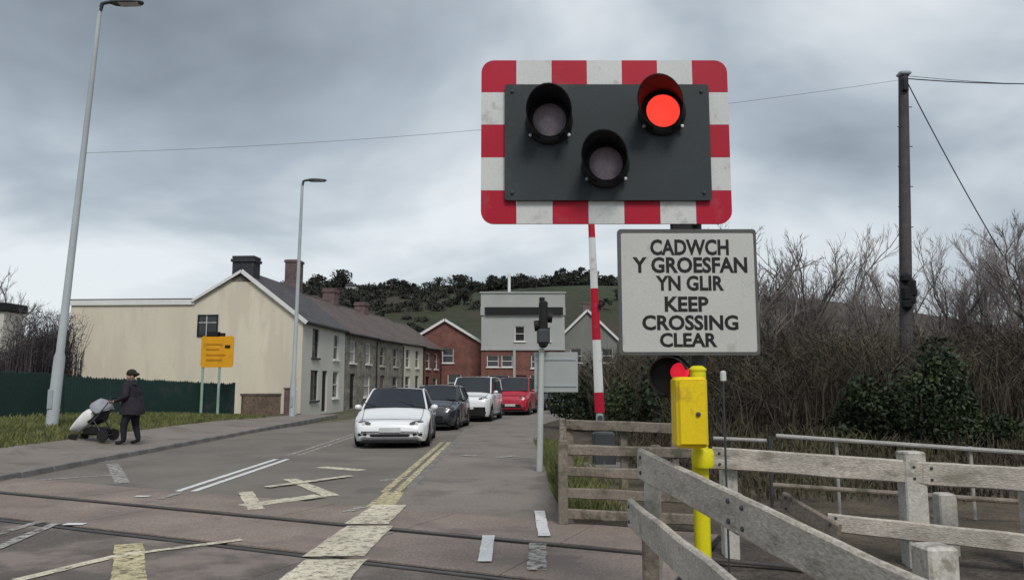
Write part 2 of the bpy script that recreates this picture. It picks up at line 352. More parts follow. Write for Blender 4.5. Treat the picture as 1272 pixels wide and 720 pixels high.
# earth strip right of footway beyond / before the track
mb = MB(); gx=[0.72,1.2,1.8,2.6,4,7,12,20,30]; n=len(gx); gy=[0.5+.7*i for i in range(46)]
def ge(x,y): return 0.0+0.02*math.sin(x*3+y*2)+0.25*sstep(9,16,y)*sstep(3,9,x)
mb.add([(x,y,ge(x,y)-(.045 if y<9.0-.46*x else 0)-.01) for y in gy for x in gx],[(j*n+i,j*n+i+1,j*n+i+n+1,j*n+i+n) for j in range(45) for i in range(n-1)])
struct(mb.build('earth', EARTH, smooth=70))
def fg():
    y=random.uniform(9.5,20); x=0.62+abs(random.gauss(0,.35)); return x,y,ge(x,y)
tag(stuff(blades('fence_grass', 5200, fg, .06, .26, BLADE, .009)), 'tufts of grass along the footway edge below the white post', 'grass')
def fg2():
    y=random.uniform(2.2,5.2); x=random.uniform(1.3,4.2); return x,y,-.05
tag(stuff(blades('trackside_grass', 1500, fg2, .03, .14, BLADE, .006)), 'sparse grass between the near plank fence and the track', 'grass')

# --- painted markings (road sheet 0, deck .02)
mk = [0]
def mark(pts, mat, label, cat='road marking', z=0.026, name='road_marking'):
    mb = MB(); mk[0]+=1; zz = z + 0.0004*(mk[0]%7)
    rm = random.Random(mk[0]); c_ = sum((Vector(p) for p in pts), Vector())/len(pts); o_ = []
    for a_, b_ in zip(pts, list(pts[1:])+[pts[0]]):
        a_, b_ = Vector(a_), Vector(b_); k_ = max(2, int((b_-a_).length/.12)); sd_ = Vector((b_.y-a_.y, a_.x-b_.x, 0)).normalized()
        j_ = .004 if mat is WPAINT else .010
        o_ += [a_.lerp(b_, i_/k_) + sd_*rm.uniform(-j_, j_) for i_ in range(k_)]
    mb.add([(p.x,p.y,zz) for p in o_],[tuple(range(len(o_)))])
    return struct(mb.build(name, mat))
def stroke(p, q, wpx, mat, **k):
    a=gnd(*p); b=gnd(*q); d=(b-a).normalized(); s_=Vector((-d.y,d.x,0))*wpx/2
    return mark([a+s_,a-s_,b-s_,b+s_],mat,'',**k)
# wide pale edge line with gaps at the rails
for (y0,y1,w0,w1) in ((4.2,7.12,.58,.56),(7.24,8.74,.56,.52),(8.86,10.2,.50,.42)):
    mark([Vector((-1.86-w0/2+.22+ .0,y0,0)),Vector((-1.86+w0/2+.22,y0,0)),Vector((-1.80+w1/2+.22,y1,0)),Vector((-1.80-w1/2+.22,y1,0))],YPAINT,'')
mark([Vector((-1.90,10.15,0)),Vector((-1.50,10.15,0)),Vector((-1.58,11.5,0)),Vector((-1.86,11.5,0))],YPAINT2,'',z=.006)
for x in (-1.88,-1.69):
    mark([Vector((x-.055,11.5,0)),Vector((x+.055,11.5,0)),Vector((x+.055,21,0)),Vector((x-.055,21,0))],YPAINT2,'',z=.006)
# double white centre line
for x in (-4.96,-4.72):
    mark([Vector((x-.055,11.6,0)),Vector((x+.055,11.6,0)),Vector((x+.055,16.4,0)),Vector((x-.055,16.4,0))],WPAINT,'',z=.006)
    mark([Vector((x-.05,17.2,0)),Vector((x+.05,17.2,0)),Vector((x+.05,27,0)),Vector((x-.05,27,0))],WPAINTW,'',z=.006)
# yellow hatching before the far stop line
for p,q,w_ in (((302,630),(398,617),.30),((331,606),(436,592),.17),((360,595),(412,616),.22),((398,580),(450,584),.26),((305,612),(318,634),.2)):
    stroke(p,q,w_,YPAINT,z=.006 if p[1]<605 else .022)
# near left hatching and broken lines
stroke((160,678),(160,735),.26,YPAINT2); stroke((300,673),(150,692),.10,YPAINT); stroke((150,692),(20,724),.12,YPAINT)
stroke((-10,686),(70,652),.12,WPAINTW); stroke((-10,668),(50,650),.10,WPAINTW)
stroke((80,653),(105,653),.12,WPAINT); stroke((168,618),(186,618),.10,WPAINT); stroke((198,621),(224,614),.10,WPAINTW)
stroke((-20,592),(142,572),.16,WPAINTW,z=.006); stroke((140,576),(152,600),.22,WPAINTW,z=.006); stroke((20,598),(140,590),.10,WPAINTW,z=.006)
stroke((430,638),(450,632),.12,WPAINTW); stroke((470,597),(520,592),.14,WPAINTW,z=.006)
# small white dashes across the footway
for a,b,w_ in (((607,668),(602,701),.125),((670,637),(676,669),.125),((668,678),(667,712),.17)):
    stroke(a,b,w_,WPAINT if w_<.15 else WPAINTW,z=.032)
stroke((572,570),(592,571),.2,WPAINTW,z=.086); stroke((618,573),(640,571),.2,WPAINTW,z=.086)

# --- far hill
def hill_z(x, y):
    r = sstep(120, 300, y)
    ridge = 36.5 + 1.5*math.sin(x*.021+.6) + 1.0*math.sin(x*.061)
    left = sstep(-190, -100, x); right = 1 - .35*sstep(60, 200, x)
    return -.3 + r*ridge*(.28+.72*left)*right - 9*sstep(304,420,y)
mb=MB(); gx=[-420+14*i for i in range(66)]; gy=[118+9*i for i in range(36)]; n=len(gx)
mb.add([(x,y,hill_z(x,y)) for y in gy for x in gx],[(j*n+i,j*n+i+1,j*n+i+n+1,j*n+i+n) for j in range(35) for i in range(n-1)])
struct(mb.build('hill', FIELD, smooth=80))

# ================================================================== BUILDINGS
def wall_openings(mb, L, H, ops, y=0.0, rev=0.12):
    """wall in plane y with real openings ops=(x0,x1,z0,z1) and reveals going back (+y)"""
    X = sorted({0,L,*[o[0] for o in ops],*[o[1] for o in ops]}); Z = sorted({0,H,*[o[2] for o in ops],*[o[3] for o in ops]})
    for i in range(len(X)-1):
        for j in range(len(Z)-1):
            cx_,cz_=(X[i]+X[i+1])/2,(Z[j]+Z[j+1])/2
            if any(o[0]<cx_<o[1] and o[2]<cz_<o[3] for o in ops): continue
            mb.add([(X[i],y,Z[j]),(X[i+1],y,Z[j]),(X[i+1],y,Z[j+1]),(X[i],y,Z[j+1])],[(0,1,2,3)])
    for a,b,c,d in ops:
        mb.add([(a,y,c),(b,y,c),(b,y,d),(a,y,d),(a,y+rev,c),(b,y+rev,c),(b,y+rev,d),(a,y+rev,d)],[(0,1,5,4),(1,2,6,5),(2,3,7,6),(3,0,4,7)])
def local(root, fn):
    """build parts in the root's own frame"""
    return fn
def win(root, o, y=0.0, rev=0.12, sash=True, sill=True, glass=None, frame=None, cols=1):
    a,b,c,d = o; f=.06; frame = frame or TRIM
    mb=MB()
    mb.box(((a+b)/2,y+rev-.03,c+f/2),(b-a,.05,f)); mb.box(((a+b)/2,y+rev-.03,d-f/2),(b-a,.05,f))
    mb.box((a+f/2,y+rev-.03,(c+d)/2),(f,.05,d-c-2*f)); mb.box((b-f/2,y+rev-.03,(c+d)/2),(f,.05,d-c-2*f))
    if sash: mb.box(((a+b)/2,y+rev-.028,(c+d)/2),(b-a-2*f,.045,.05))
    for k in range(1,cols): mb.box((a+(b-a)*k/cols,y+rev-.026,(c+d)/2),(.045,.04,d-c-2*f))
    w_=mb.build('window',frame); w_.parent=root
    p=MB().box(((a+b)/2,y+rev+.012,(c+d)/2),(b-a-.01,.02,d-c-.01)).build('pane',glass or GLASSW); p.parent=w_
    if sill:
        s_=MB().box(((a+b)/2,y-.03,c-.05),(b-a+.2,.16,.095),bev=.01).build('sill',frame); s_.parent=w_
    return w_
def door(root, o, mat, y=0.0, rev=0.14):
    a,b,c,d=o
    dd=MB(); dd.box(((a+b)/2,y+rev-.01,(c+d)/2),(b-a,.05,d-c))
    for (u0,u1,v0,v1) in ((.15,.45,.08,.42),(.55,.85,.08,.42),(.15,.45,.5,.92),(.55,.85,.5,.92)):
        dd.box((a+(b-a)*(u0+u1)/2,y+rev-.04,c+(d-c)*(v0+v1)/2),((b-a)*(u1-u0),.02,(d-c)*(v1-v0)))
    x=dd.build('door',mat); x.parent=root
    h=MB().lathe((a+.1*(b-a)+.03,y+rev-.05,c+1.0),(0,-1,0),[(0,.015),(.03,.015),(.035,.03),(.06,.025)],8).build('door_handle',ALLOY); h.parent=x
def pot(root,x,y,z,mat=BRICK):
    o=MB().lathe((x,y,z),(0,0,1),[(0,.13),(.06,.13),(.07,.10),(.40,.09),(.41,.12),(.46,.12)],10).build('chimney_pot',mat,None,40); o.parent=root
def terrace(name,label,P,Q,wallmat,roofmat,eave,ridge,depth,ops,doors,chim=None,gmat=None,glass=None,roofext=.12,frame=None,cat='house'):
    P=Vector(P);Q=Vector(Q); L=(Q-P).length; ang=math.atan2(Q.y-P.y,Q.x-P.x)
    root=thing(name,label,cat,(P.x,P.y,-.06)); root.rotation_euler.z=ang
    mb=MB(); wall_openings(mb,L,eave,ops+doors)
    rd=depth/2
    # back, ends
    mb.add([(0,0,0),(0,0,eave),(0,rd,ridge-.06),(0,depth,eave),(0,depth,0)],[(0,1,2,3,4)],1)
    mb.add([(L,0,0),(L,0,eave),(L,rd,ridge-.06),(L,depth,eave),(L,depth,0)],[(0,1,2,3,4)],1)
    mb.add([(0,depth,0),(L,depth,0),(L,depth,eave),(0,depth,eave)],[(0,1,2,3)])
    o=mb.build('wall',[wallmat,gmat or wallmat]); o.parent=root
    # roof slabs with thickness
    mb=MB(); t=.10; ov=.22; sl=(ridge-eave)/rd; e=roofext
    for sgn in (0,1):
        yA = -ov if sgn==0 else depth+ov; zA=eave-ov*sl+.04; zB=ridge+.04
        sec=[(yA,zA),(rd,zB),(rd,zB+t),(yA,zA+t)]
        mb.add([(-e,y,z) for y,z in sec]+[(L+e,y,z) for y,z in sec],[(0,1,2,3),(7,6,5,4),(0,4,5,1),(1,5,6,2),(2,6,7,3),(3,7,4,0)])
    roof=mb.build('roof',roofmat); roof.parent=root
    rt=MB().tube([(-e,rd,ridge+.12),(L+e,rd,ridge+.12)],.07,6).build('ridge_tile',roofmat); rt.parent=roof
    # gutter + downpipe
    g=MB().tube([(-e,-ov-.02,eave-ov*sl+.05),(L+e,-ov-.02,eave-ov*sl+.05)],.055,6).build('gutter',BLACK); g.parent=root
    dpp=MB().tube([(L-.12,-.10,eave-.25),(L-.12,-.08,.1)],.04,6).build('downpipe',BLACK); dpp.parent=root
    for q in ops: win(root,q,glass=glass,frame=frame)
    for q in doors: door(root,q,random.choice([BLACK,DARKP,BRICKP]))
    for c in (chim or []):
        x,wd,dp,top,mat=c; z0=ridge-.6
        mb=MB(); mb.box((x,rd,(z0+top)/2),(wd,dp,top-z0)); mb.box((x,rd,top-.12),(wd+.12,dp+.12,.14)); mb.box((x,rd,top+.02),(wd+.04,dp+.04,.10))
        ch=mb.build('chimney',mat); ch.parent=roof
    return root,L,rd

# --- end-of-terrace cream house with gable towards the crossing and flat-roofed rear wing
P0,P1=(-10.4,38,0),(-9.9,45.4,0)
h1,L1,rd1=None,0,0
def corner_house():
    P=Vector(P0);Q=Vector(P1);L=(Q-P).length; root=thing('corner_house','large cream rendered end house with white front and dark chimney on its gable','house',(P.x,P.y,-.06))
    root.rotation_euler.z=math.atan2(Q.y-P.y,Q.x-P.x); eave=4.75; ridge=7.2; rd=3.2; bd=5.7; bz=5.75; back=12.1
    ops=[(1.5,2.55,2.95,4.45),(1.4,2.6,.75,2.3)]; drs=[(3.3,4.2,.12,2.3)]
    ops2=[(5.2,6.2,2.95,4.4),(5.2,6.3,.8,2.3)]
    mb=MB(); wall_openings(mb,L,eave,ops+ops2+drs)
    mb.add([(L,0,0),(L,0,eave),(L,rd,ridge-.06),(L,bd,bz),(L,bd,0)],[(0,1,2,3,4)])
    mb.build('front_wall',RENDERW).parent=root
    # gable wall with a small window opening
    gw=(6.02,-.0,0); mb=MB()
    mb.add([(0,0,0),(0,0,eave),(0,rd,ridge-.06),(0,bd,bz-.04),(0,back,bz-.04),(0,back,0)],[(0,1,2,3,4,5)])
    mb.add([(0,back,0),(6,back,0),(6,back,bz-.04),(0,back,bz-.04)],[(0,1,2,3)])
    mb.build('gable_wall',RENDER).parent=root
    mb=MB(); t=.1; sl=(ridge-eave)/rd; e=.14
    sec=[(-.22,eave-.22*sl+.04),(rd,ridge+.04),(rd,ridge+.14),(-.22,eave-.22*sl+.14)]
    mb.add([(-e,y,z) for y,z in sec]+[(L+.1,y,z) for y,z in sec],[(0,1,2,3),(7,6,5,4),(0,4,5,1),(1,5,6,2),(2,6,7,3),(3,7,4,0)])
    sec=[(bd,bz-.02),(rd,ridge+.04),(rd,ridge+.14),(bd,bz+.08)]
    mb.add([(-e,y,z) for y,z in sec]+[(L+.1,y,z) for y,z in sec],[(0,1,2,3),(7,6,5,4),(0,4,5,1),(1,5,6,2),(2,6,7,3),(3,7,4,0)])
    roof=mb.build('roof',SLATE); roof.parent=root
    MB().plank((-.17,-.24,eave-.22*sl+.02),(-.17,rd,ridge+.03),.20,.05,up=Vector((0,0,1)),jit=0).build('bargeboard',TRIM).parent=root
    MB().plank((-.17,bd,bz-.02),(-.17,rd,ridge+.03),.14,.05,up=Vector((0,0,1)),jit=0).build('bargeboard',TRIM).parent=root
    # chimney
    mb=MB(); mb.box((.42,rd,(ridge-.5+7.92)/2),(.84,1.1,7.92-ridge+.5)); mb.box((.42,rd,7.80),(.98,1.24,.14)); mb.box((.42,rd,7.97),(.88,1.14,.12))
    ch=mb.build('chimney',BRICKK); ch.parent=roof
    mb=MB(); mb.box((L-.1,rd,7.9),(.9,.8,2.1)); mb.box((L-.1,rd,8.85),(1.0,.9,.13)); mb.build('chimney',BRICKP).parent=roof
    # flat roof wing: fascia and coping
    mb=MB(); mb.box((3,(bd+back)/2+.05,bz+.10),(6.2,back-bd+.3,.05)); mb.build('flat_roof',DARKP).parent=root
    mb=MB(); mb.box((-.07,(bd+back)/2+.08,bz-.06),(.05,back-bd+.36,.26)); mb.build('fascia',TRIM).parent=root
    MB().tube([(-.12,-.25,eave-.14),(L,-.25,eave-.14)],.055,6).build('gutter',BLACK).parent=root
    for q in ops: win(root,q,frame=DARKP,sill=True)
    for q in ops2: win(root,q)
    for q in drs: door(root,q,BLACK)
    # small dark window on the gable (local plane x=0, facing -x)
    a=Vector((-.01,5.35,4.0)); mb=MB()
    wy0,wy1,wz0,wz1=4.35,5.4,3.95,5.05
    mb.box((-.03,(wy0+wy1)/2,wz0+.03),(.07,wy1-wy0,.06)); mb.box((-.03,(wy0+wy1)/2,wz1-.03),(.07,wy1-wy0,.06))
    mb.box((-.03,wy0+.03,(wz0+wz1)/2),(.07,.06,wz1-wz0-.12)); mb.box((-.03,wy1-.03,(wz0+wz1)/2),(.07,.06,wz1-wz0-.12))
    wn=mb.build('gable_window',BLACK); wn.parent=root
    MB().box((-.012,(wy0+wy1)/2,(wz0+wz1)/2),(.02,wy1-wy0-.1,wz1-wz0-.1)).build('pane',GLASSW).parent=wn
    mb=MB(); mb.box((-.045,(wy0+wy1)/2+.05,(wz0+wz1)/2),(.03,.035,wz1-wz0-.12)); mb.box((-.043,(wy0+wy1)/2,(wz0+wz1)/2+.15),(.025,wy1-wy0-.12,.035))
    mb.build('glazing_bar',WHITEP).parent=wn
    return root
corner_house()
PS=[Vector((-9.9,45.42,0)),Vector((-9.10,51.4,0)),Vector((-8.15,57.2,0)),Vector((-7.2,62.2,0)),Vector((-6.2,66.6,0))]
stone_ops=[(.9,1.9,2.85,4.2),(3.9,4.9,2.85,4.2),(3.6,4.9,.75,2.15)]
terrace('terraced_house','grey stone terraced house next to the white-fronted corner house',PS[0],PS[1],STONE,SLATEB,4.65,6.95,6.4,stone_ops,[(1.0,1.9,.1,2.2)],[(5.8,.9,.8,7.9,BRICKP)],glass=CURT)
terrace('terraced_house','second grey stone terraced house, with pale window surrounds',PS[1],PS[2],STONE,SLATEB,4.6,6.85,6.4,[(.8,1.7,2.8,4.15),(3.7,4.6,2.8,4.15),(3.6,4.8,.75,2.1)],[(.9,1.8,.1,2.15)],[(5.6,.8,.8,7.6,BRICKP)],frame=WOODW)
terrace('terraced_house','pale cream rendered terraced house between stone and brick houses',PS[2],PS[3],RENDERC,SLATEB,4.6,6.8,6.4,[(.8,1.7,2.8,4.2),(3.1,4.0,2.8,4.2),(.7,1.8,.75,2.15)],[(3.1,4.0,.1,2.2)],glass=GLASSW)
terrace('terraced_house','narrow red brick house at the far end of the terrace',PS[3],PS[4],BRICK,SLATEB,4.5,6.6,6.4,[(.7,1.7,2.8,4.1),(2.8,3.7,2.8,4.1),(2.6,3.7,.75,2.1)],[(.7,1.6,.1,2.15)])
# --- brick house turned gable-on to the street
def gable_house(name,label,x0,x1,y,depth,eave,ridge,wallmat,roofmat,ops,barge=True,chim=None,glass=None):
    Wd=x1-x0; root=thing(name,label,'house',(x0,y,-.06)); a=Wd/2
    mb=MB(); wall_openings(mb,Wd,eave,ops)
    mb.add([(0,0,eave),(Wd,0,eave),(a,0,ridge-.05)],[(0,1,2)]); mb.add([(0,depth,0),(Wd,depth,0),(Wd,depth,eave),(a,depth,ridge-.05),(0,depth,eave)],[(0,1,2,3,4)])
    for x in (0,Wd): mb.add([(x,0,0),(x,depth,0),(x,depth,eave),(x,0,eave)],[(0,1,2,3)])
    mb.build('wall',wallmat).parent=root
    mb=MB(); sl=(ridge-eave)/a; ov=.25
    for s_ in (-1,1):
        xe=a+s_*(a+ov); sec=[(xe,eave-ov*sl+.03),(a,ridge+.03),(a,ridge+.13),(xe,eave-ov*sl+.13)]
        mb.add([(x,-.2,z) for x,z in sec]+[(x,depth+.2,z) for x,z in sec],[(0,1,2,3),(7,6,5,4),(0,4,5,1),(1,5,6,2),(2,6,7,3),(3,7,4,0)])
    roof=mb.build('roof',roofmat); roof.parent=root
    if barge:
        for s_ in (-1,1):
            MB().plank((a+s_*(a+ov),-.24,eave-ov*sl+.02),(a,-.24,ridge+.02),.22,.05,jit=0).build('bargeboard',TRIM).parent=root
    for q in ops: win(root,q,glass=glass)
    if chim:
        x,yy,top=chim; mb=MB(); mb.box((x,yy,(ridge-.9+top)/2),(.8,.6,top-ridge+.9)); mb.box((x,yy,top-.06),(.92,.72,.12)); c=mb.build('chimney',BRICKP); c.parent=roof
    return root
gable_house('brick_house','red brick house with white bargeboards, gable facing down the street',-9.3,-2.7,68.2,9,5.2,7.2,BRICK,SLATEB,[(3.1,4.1,3.4,4.7),(1.4,2.6,.9,2.4),(3.6,4.8,.9,2.4)])
gable_house('grey_house','grey gabled house with brown roof to the right of the pub',4.6,10.4,76,10,6.0,8.8,M('dark_grey_render',(.20,.205,.19),.9,.1,.5,.06,30),SLATEB,[(1.2,2.3,3.6,5.0),(4.3,5.4,3.6,5.0)],chim=(3.4,6,10.2))
# --- grey-and-red flat-fronted pub
def pub():
    x0,x1,y=-2.65,4.55,66.0; Wd=x1-x0; root=thing('pub','grey rendered flat-topped building with black band and red brick ground floor','building',(x0,y,-.06))
    ops=[(2.9,3.75,5.2,6.5),(5.2,6.0,5.2,6.4)]
    mb=MB(); 
    m1=MB(); wall_openings(m1,Wd,7.5,ops); m1.v=[(a,b,c) if c>4.45 else (a,b,max(c,4.45)) for a,b,c in m1.v]
    m1.add([(0,0,4.45),(0,9,4.45),(0,9,7.5),(0,0,7.5)],[(0,1,2,3)]); m1.add([(Wd,0,4.45),(Wd,9,4.45),(Wd,9,7.5),(Wd,0,7.5)],[(0,1,2,3)])
    m1.build('upper_wall',RENDERG).parent=root
    gops=[(.5,1.5,3.0,4.0),(1.75,2.7,3.0,4.0),(4.3,5.6,2.9,4.0),(.6,2.4,.8,2.3),(4.2,5.8,.8,2.3),(3.0,3.9,.06,2.3)]
    m2=MB(); wall_openings(m2,Wd,4.44,gops,y=.02); m2.add([(0,.02,0),(0,9,0),(0,9,4.44),(0,.02,4.44)],[(0,1,2,3)]); m2.add([(Wd,.02,0),(Wd,9,0),(Wd,9,4.44),(Wd,.02,4.44)],[(0,1,2,3)])
    m2.build('ground_floor_wall',BRICK).parent=root
    MB().box((2.85,-.04,2.2),(.22,.16,4.4)).build('pilaster',RENDERG).parent=root
    MB().box((Wd/2,-.05,4.5),(Wd+.06,.12,.16)).build('string_course',RENDERG).parent=root
    MB().box((Wd/2+.1,-.12,7.82),(Wd-.5,.3,.62)).build('black_band',BLACK).parent=root
    mb=MB(); mb.box((Wd/2,4.5,8.75),(Wd+.1,9.1,1.24)); mb.box((Wd/2,4.5,9.42),(Wd+.3,9.3,.12)); mb.box((.1,0.02,7.8),(.35,.3,.7)); mb.box((Wd-.1,.02,7.8),(.35,.3,.7)); mb.box((Wd/2,4.6,7.82),(Wd,8.9,.64)); mb.build('parapet',RENDERG).parent=root
    MB().tube([(2.4,2,9.4),(2.4,2,11.4)],.13,8).build('flue',TRIM).parent=root
    for q in ops: win(root,q,glass=BLACK)
    for q in gops[:5]: win(root,q,y=.02)
    door(root,gops[5],DARKP,y=.02)
pub()
# --- small outbuilding at the left edge, behind the hedge
def outbuilding():
    a=at(-60,380,36); b=at(6,380,36); z0=at(0,440,36).z
    root=thing('outbuilding','white walled outbuilding with overhanging black flat roof behind hedge','building',(a.x,36,-.06)); Wd=b.x-a.x; H=at(0,384,36).z
    mb=MB(); mb.box((Wd/2,.7,H/2),(Wd,1.4,H)); mb.build('wall',RENDERW).parent=root
    MB().box((Wd/2,.7,H+.17),(Wd+.3,1.7,.42),bev=.05).build('roof',BLACK).parent=root
outbuilding()
# --- low brown garden wall and gate beside the corner house
def low_wall():
    a=at(300,515,35.5); b=at(347,515,36.6); root=thing('garden_wall','low brown brick garden wall at the foot of the cream gable','wall',(a.x,a.y,0))
    MB().plank((a.x,a.y,.5),(b.x,b.y,.5),1.0,.24,jit=0,bev=.005).build('brickwork',BRICKD,root)
    MB().plank((a.x-.05,a.y,1.05),(b.x+.02,b.y,1.05),.10,.32,jit=0).build('coping',SLATEB,root)
    mb=MB(); c=at(357,515,36.8); mb.box((c.x,c.y,.65),(.3,.3,1.3),bev=.02); mb.box((c.x,c.y,1.33),(.38,.38,.08),bev=.02); tag(mb.build('gate_pier',BRICKP),'dark brick gate pier beside the low garden wall','pier')
    c=at(366,515,36.9); mb=MB().box((c.x,c.y,.62),(.13,.13,1.25),bev=.02); mb.lathe((c.x,c.y,1.24),(0,0,1),[(0,.09),(.03,.09),(.08,.02)],8); tag(mb.build('gate_post',TRIM),'slim white gate post next to the dark gate pier','post')
low_wall()

# ================================================================== FENCES ON THE LEFT
def palisade(label,pts,h,zf):
    root=thing('palisade_fence',label,'fence',pts[0]); V=MB()
    for a,b in zip(pts[:-1],pts[1:]):
        a=Vector(a);b=Vector(b); L=(b-a).length; n=max(1,int(L/2.6)); d=(b-a).normalized(); ang=math.atan2(d.y,d.x)
        for i in range(n+1):
            p=a.lerp(b,i/n); MB().box((p.x,p.y,p.z+h/2+.02),(.09,.09,h+.04),ang).build('post',FGREEN,root)
        for z in (.25,h-.25): MB().plank(a+Vector((0,0,z)),b+Vector((0,0,z)),.06,.05,jit=0,seg=1).build('rail',FGREEN,root)
        k=int(L/.098); nrm=Vector((d.y,-d.x,0))*.045
        for i in range(k):
            p=a.lerp(b,(i+.5)/k)+nrm; hh=h+random.uniform(-.02,.03); w2=.0475
            V.add([p-d*w2,p+d*w2,p+d*w2+Vector((0,0,hh-.06)),p+Vector((0,0,hh)),p-d*w2+Vector((0,0,hh-.06))]+[q+nrm*.3 for q in [p-d*w2,p+d*w2,p+d*w2+Vector((0,0,hh-.06)),p+Vector((0,0,hh)),p-d*w2+Vector((0,0,hh-.06))]],
                  [(0,1,2,3,4),(9,8,7,6,5),(0,5,6,1),(1,6,7,2),(2,7,8,3),(3,8,9,4),(4,9,5,0)])
    o=V.build('pales',FGREEN,root); o['kind']='stuff'
def gpt(px,d,extra=0):
    x=(px-636)/F*d*1.0; return Vector((x,d,gl(x,d)+extra-.02))
palisade('dark green palisade fence in front of the cream gable wall',[gpt(84,27.5),gpt(175,29.5),gpt(293,33)],1.42,0)
palisade('dark green palisade fence at the left edge beside the tall lamp column',[gpt(-60,22.5),gpt(76,27)],1.5,0)

# ================================================================== SIGNS / LAMPS
def lamp(name,label,base,top,r0,r1,arm,hw):
    root=thing(name,label,'street lamp',base); b=Vector(base); t=Vector(top)
    k=b.lerp(t,.16)
    MB().tube([b,b+Vector((0,0,.05)),k,k+(t-b)*.012,b.lerp(t,.6),t],[r0*1.05,r0,r0*.92,r0*.70,(r0*.7+r1)/2,r1],12).build('column',LAMPG,root,50)
    MB().box(b+Vector((0,-r0*1.0,.75)),(r0*.9,.03,.5),bev=.01).build('access_door',GREYP,root)
    br=MB().tube([t-(t-b)*.01,t+Vector((.05,0,.12)),t+Vector((.2,0,.16)),t+Vector((arm*.35,0,.16))],[r1*1.05,r1,r1*.9,r1*.8],8).build('bracket',DARKP,root,50)
    # flat lantern: tapered shell
    rs=[]; x0=t.x+arm*.22
    for u,wd,th in ((0,.35,.5),(.12,.8,.9),(.35,1,1),(.7,1,.8),(.92,.75,.5),(1,.3,.3)):
        x=x0+u*arm*.85; z=t.z+.16; w2=hw*wd; h2=.075*th
        rs.append([(x,t.y-w2,z-h2*.6),(x,t.y+w2,z-h2*.6),(x,t.y+w2*.9,z+h2*.4),(x,t.y+w2*.4,z+h2),(x,t.y-w2*.4,z+h2),(x,t.y-w2*.9,z+h2*.4)])
    la=MB().rings(rs).build('lantern',DARKP,root,35)
    MB().box((x0+arm*.5,t.y,t.z+.16-.052),(arm*.5,hw*1.3,.02)).build('lens',LENSOFF,la)
b=gpt(72,20.0); tpt=at(126,10,20.0); 
lamp('street_lamp','tall pale grey street lamp column beside the green fence',(b.x,b.y,b.z-.02),(b.x+.52,20.0,tpt.z),.15,.055,1.1,.17)
b2=Vector(((366-636)/F*35.0,35.0,.0)); t2=at(381,228,35.0)
lamp('street_lamp','shorter street lamp in front of the dark slate roof',(b2.x,b2.y,0),(b2.x+.12,35.0,t2.z),.14,.06,1.05,.19)

# yellow board on two posts
def yellow_sign():
    d=31.5; a=at(249,456,d); c=at(291,417,d); root=thing('roadside_sign','square yellow sign board on two pale green posts before cream wall','sign',(a.x,d,gl(a.x,d)-.03))
    Wd=c.x-a.x;H=c.z-a.z; z0=a.z
    rs=[];pts=[]
    for cx_,cz_,s0 in ((Wd-.12,H-.12,0),(.12,H-.12,90),(.12,.12,180),(Wd-.12,.12,270)):
        for q in range(5): an=R(s0+q*22.5); pts.append((a.x+cx_+.12*math.cos(an),d-.03,z0+cz_+.12*math.sin(an)))
    bo=MB().prism(pts,(0,.04,0)).build('board',ORANGE,root)
    MB().box((a.x+Wd*.82,d-.042,z0+H*.66),(.22,.02,.12)).build('dark_mark',INK,bo)
    [MB().box((a.x+Wd*cx2,d-.04,z0+H*cz2),(w2,.016,.06)).build('text_line',M('ochre_ink',(.50,.22,.012),.7),bo) for cx2,cz2,w2 in ((.40,.74,.62),(.36,.58,.55),(.46,.40,.8),(.42,.24,.66))]
    for px in (253.5,274): 
        x=(px-636)/F*d; MB().tube([(x,d+.04,gl(x,d)-.05),(x,d+.04,z0+H*.9)],.055,8).build('post',M('pale_green_post',(.30,.42,.36),.6),root)
    mb=MB(); mb.box((a.x+Wd*.36,d-.01,z0+H+.07),(.55,.04,.2)); mb.box((a.x+Wd*.62,d-.01,z0+H+.05),(.28,.04,.14),); mb.build('top_plate',BLACK,root)
yellow_sign()

# ================================================================== LEVEL CROSSING SIGNAL
def rrect(x0,x1,z0,z1,r,corners,y,n=6):
    """outline, rounding only the listed corners (tr,tl,bl,br)"""
    o_=[]
    for nm,cx_,cz_,sx,sz,s0 in (('tr',x1,z1,-1,-1,0),('tl',x0,z1,1,-1,90),('bl',x0,z0,1,1,180),('br',x1,z0,-1,1,270)):
        if nm in corners:
            for q in range(n+1): an=R(s0+90*q/n); o_.append((cx_+sx*r+r*math.cos(an),y,cz_+sz*r+r*math.sin(an)))
        else: o_.append((cx_,y,cz_))
    return o_
def text_mesh(body,h,width,cx_,cz_,y,mat,parent,bold=.0):
    cu=bpy.data.curves.new('txt','FONT'); cu.body=body; cu.align_x='CENTER'; cu.size=1; cu.extrude=.0; cu.offset=bold; cu.resolution_u=3
    ob=bpy.data.objects.new('txt',cu); COL.objects.link(ob); dg=bpy.context.evaluated_depsgraph_get(); me=bpy.data.meshes.new_from_object(ob.evaluated_get(dg)); bpy.data.objects.remove(ob)
    co=np.array([v.co[:] for v in me.vertices]); mn,mxx=co.min(0),co.max(0)
    off=parent.location if parent.parent is None else parent.location+parent.parent.location
    for v in me.vertices:
        X=(v.co.x-(mn[0]+mxx[0])/2)/(mxx[0]-mn[0])*width+cx_; Z=(v.co.y-mn[1])/(mxx[1]-mn[1])*h+cz_
        v.co=(X-off.x,y-off.y,Z-off.z)
    me.materials.clear(); me.materials.append(mat); me.name='lettering'
    o=bpy.data.objects.new('lettering',me); COL.objects.link(o); o.parent=parent
DS=4.9
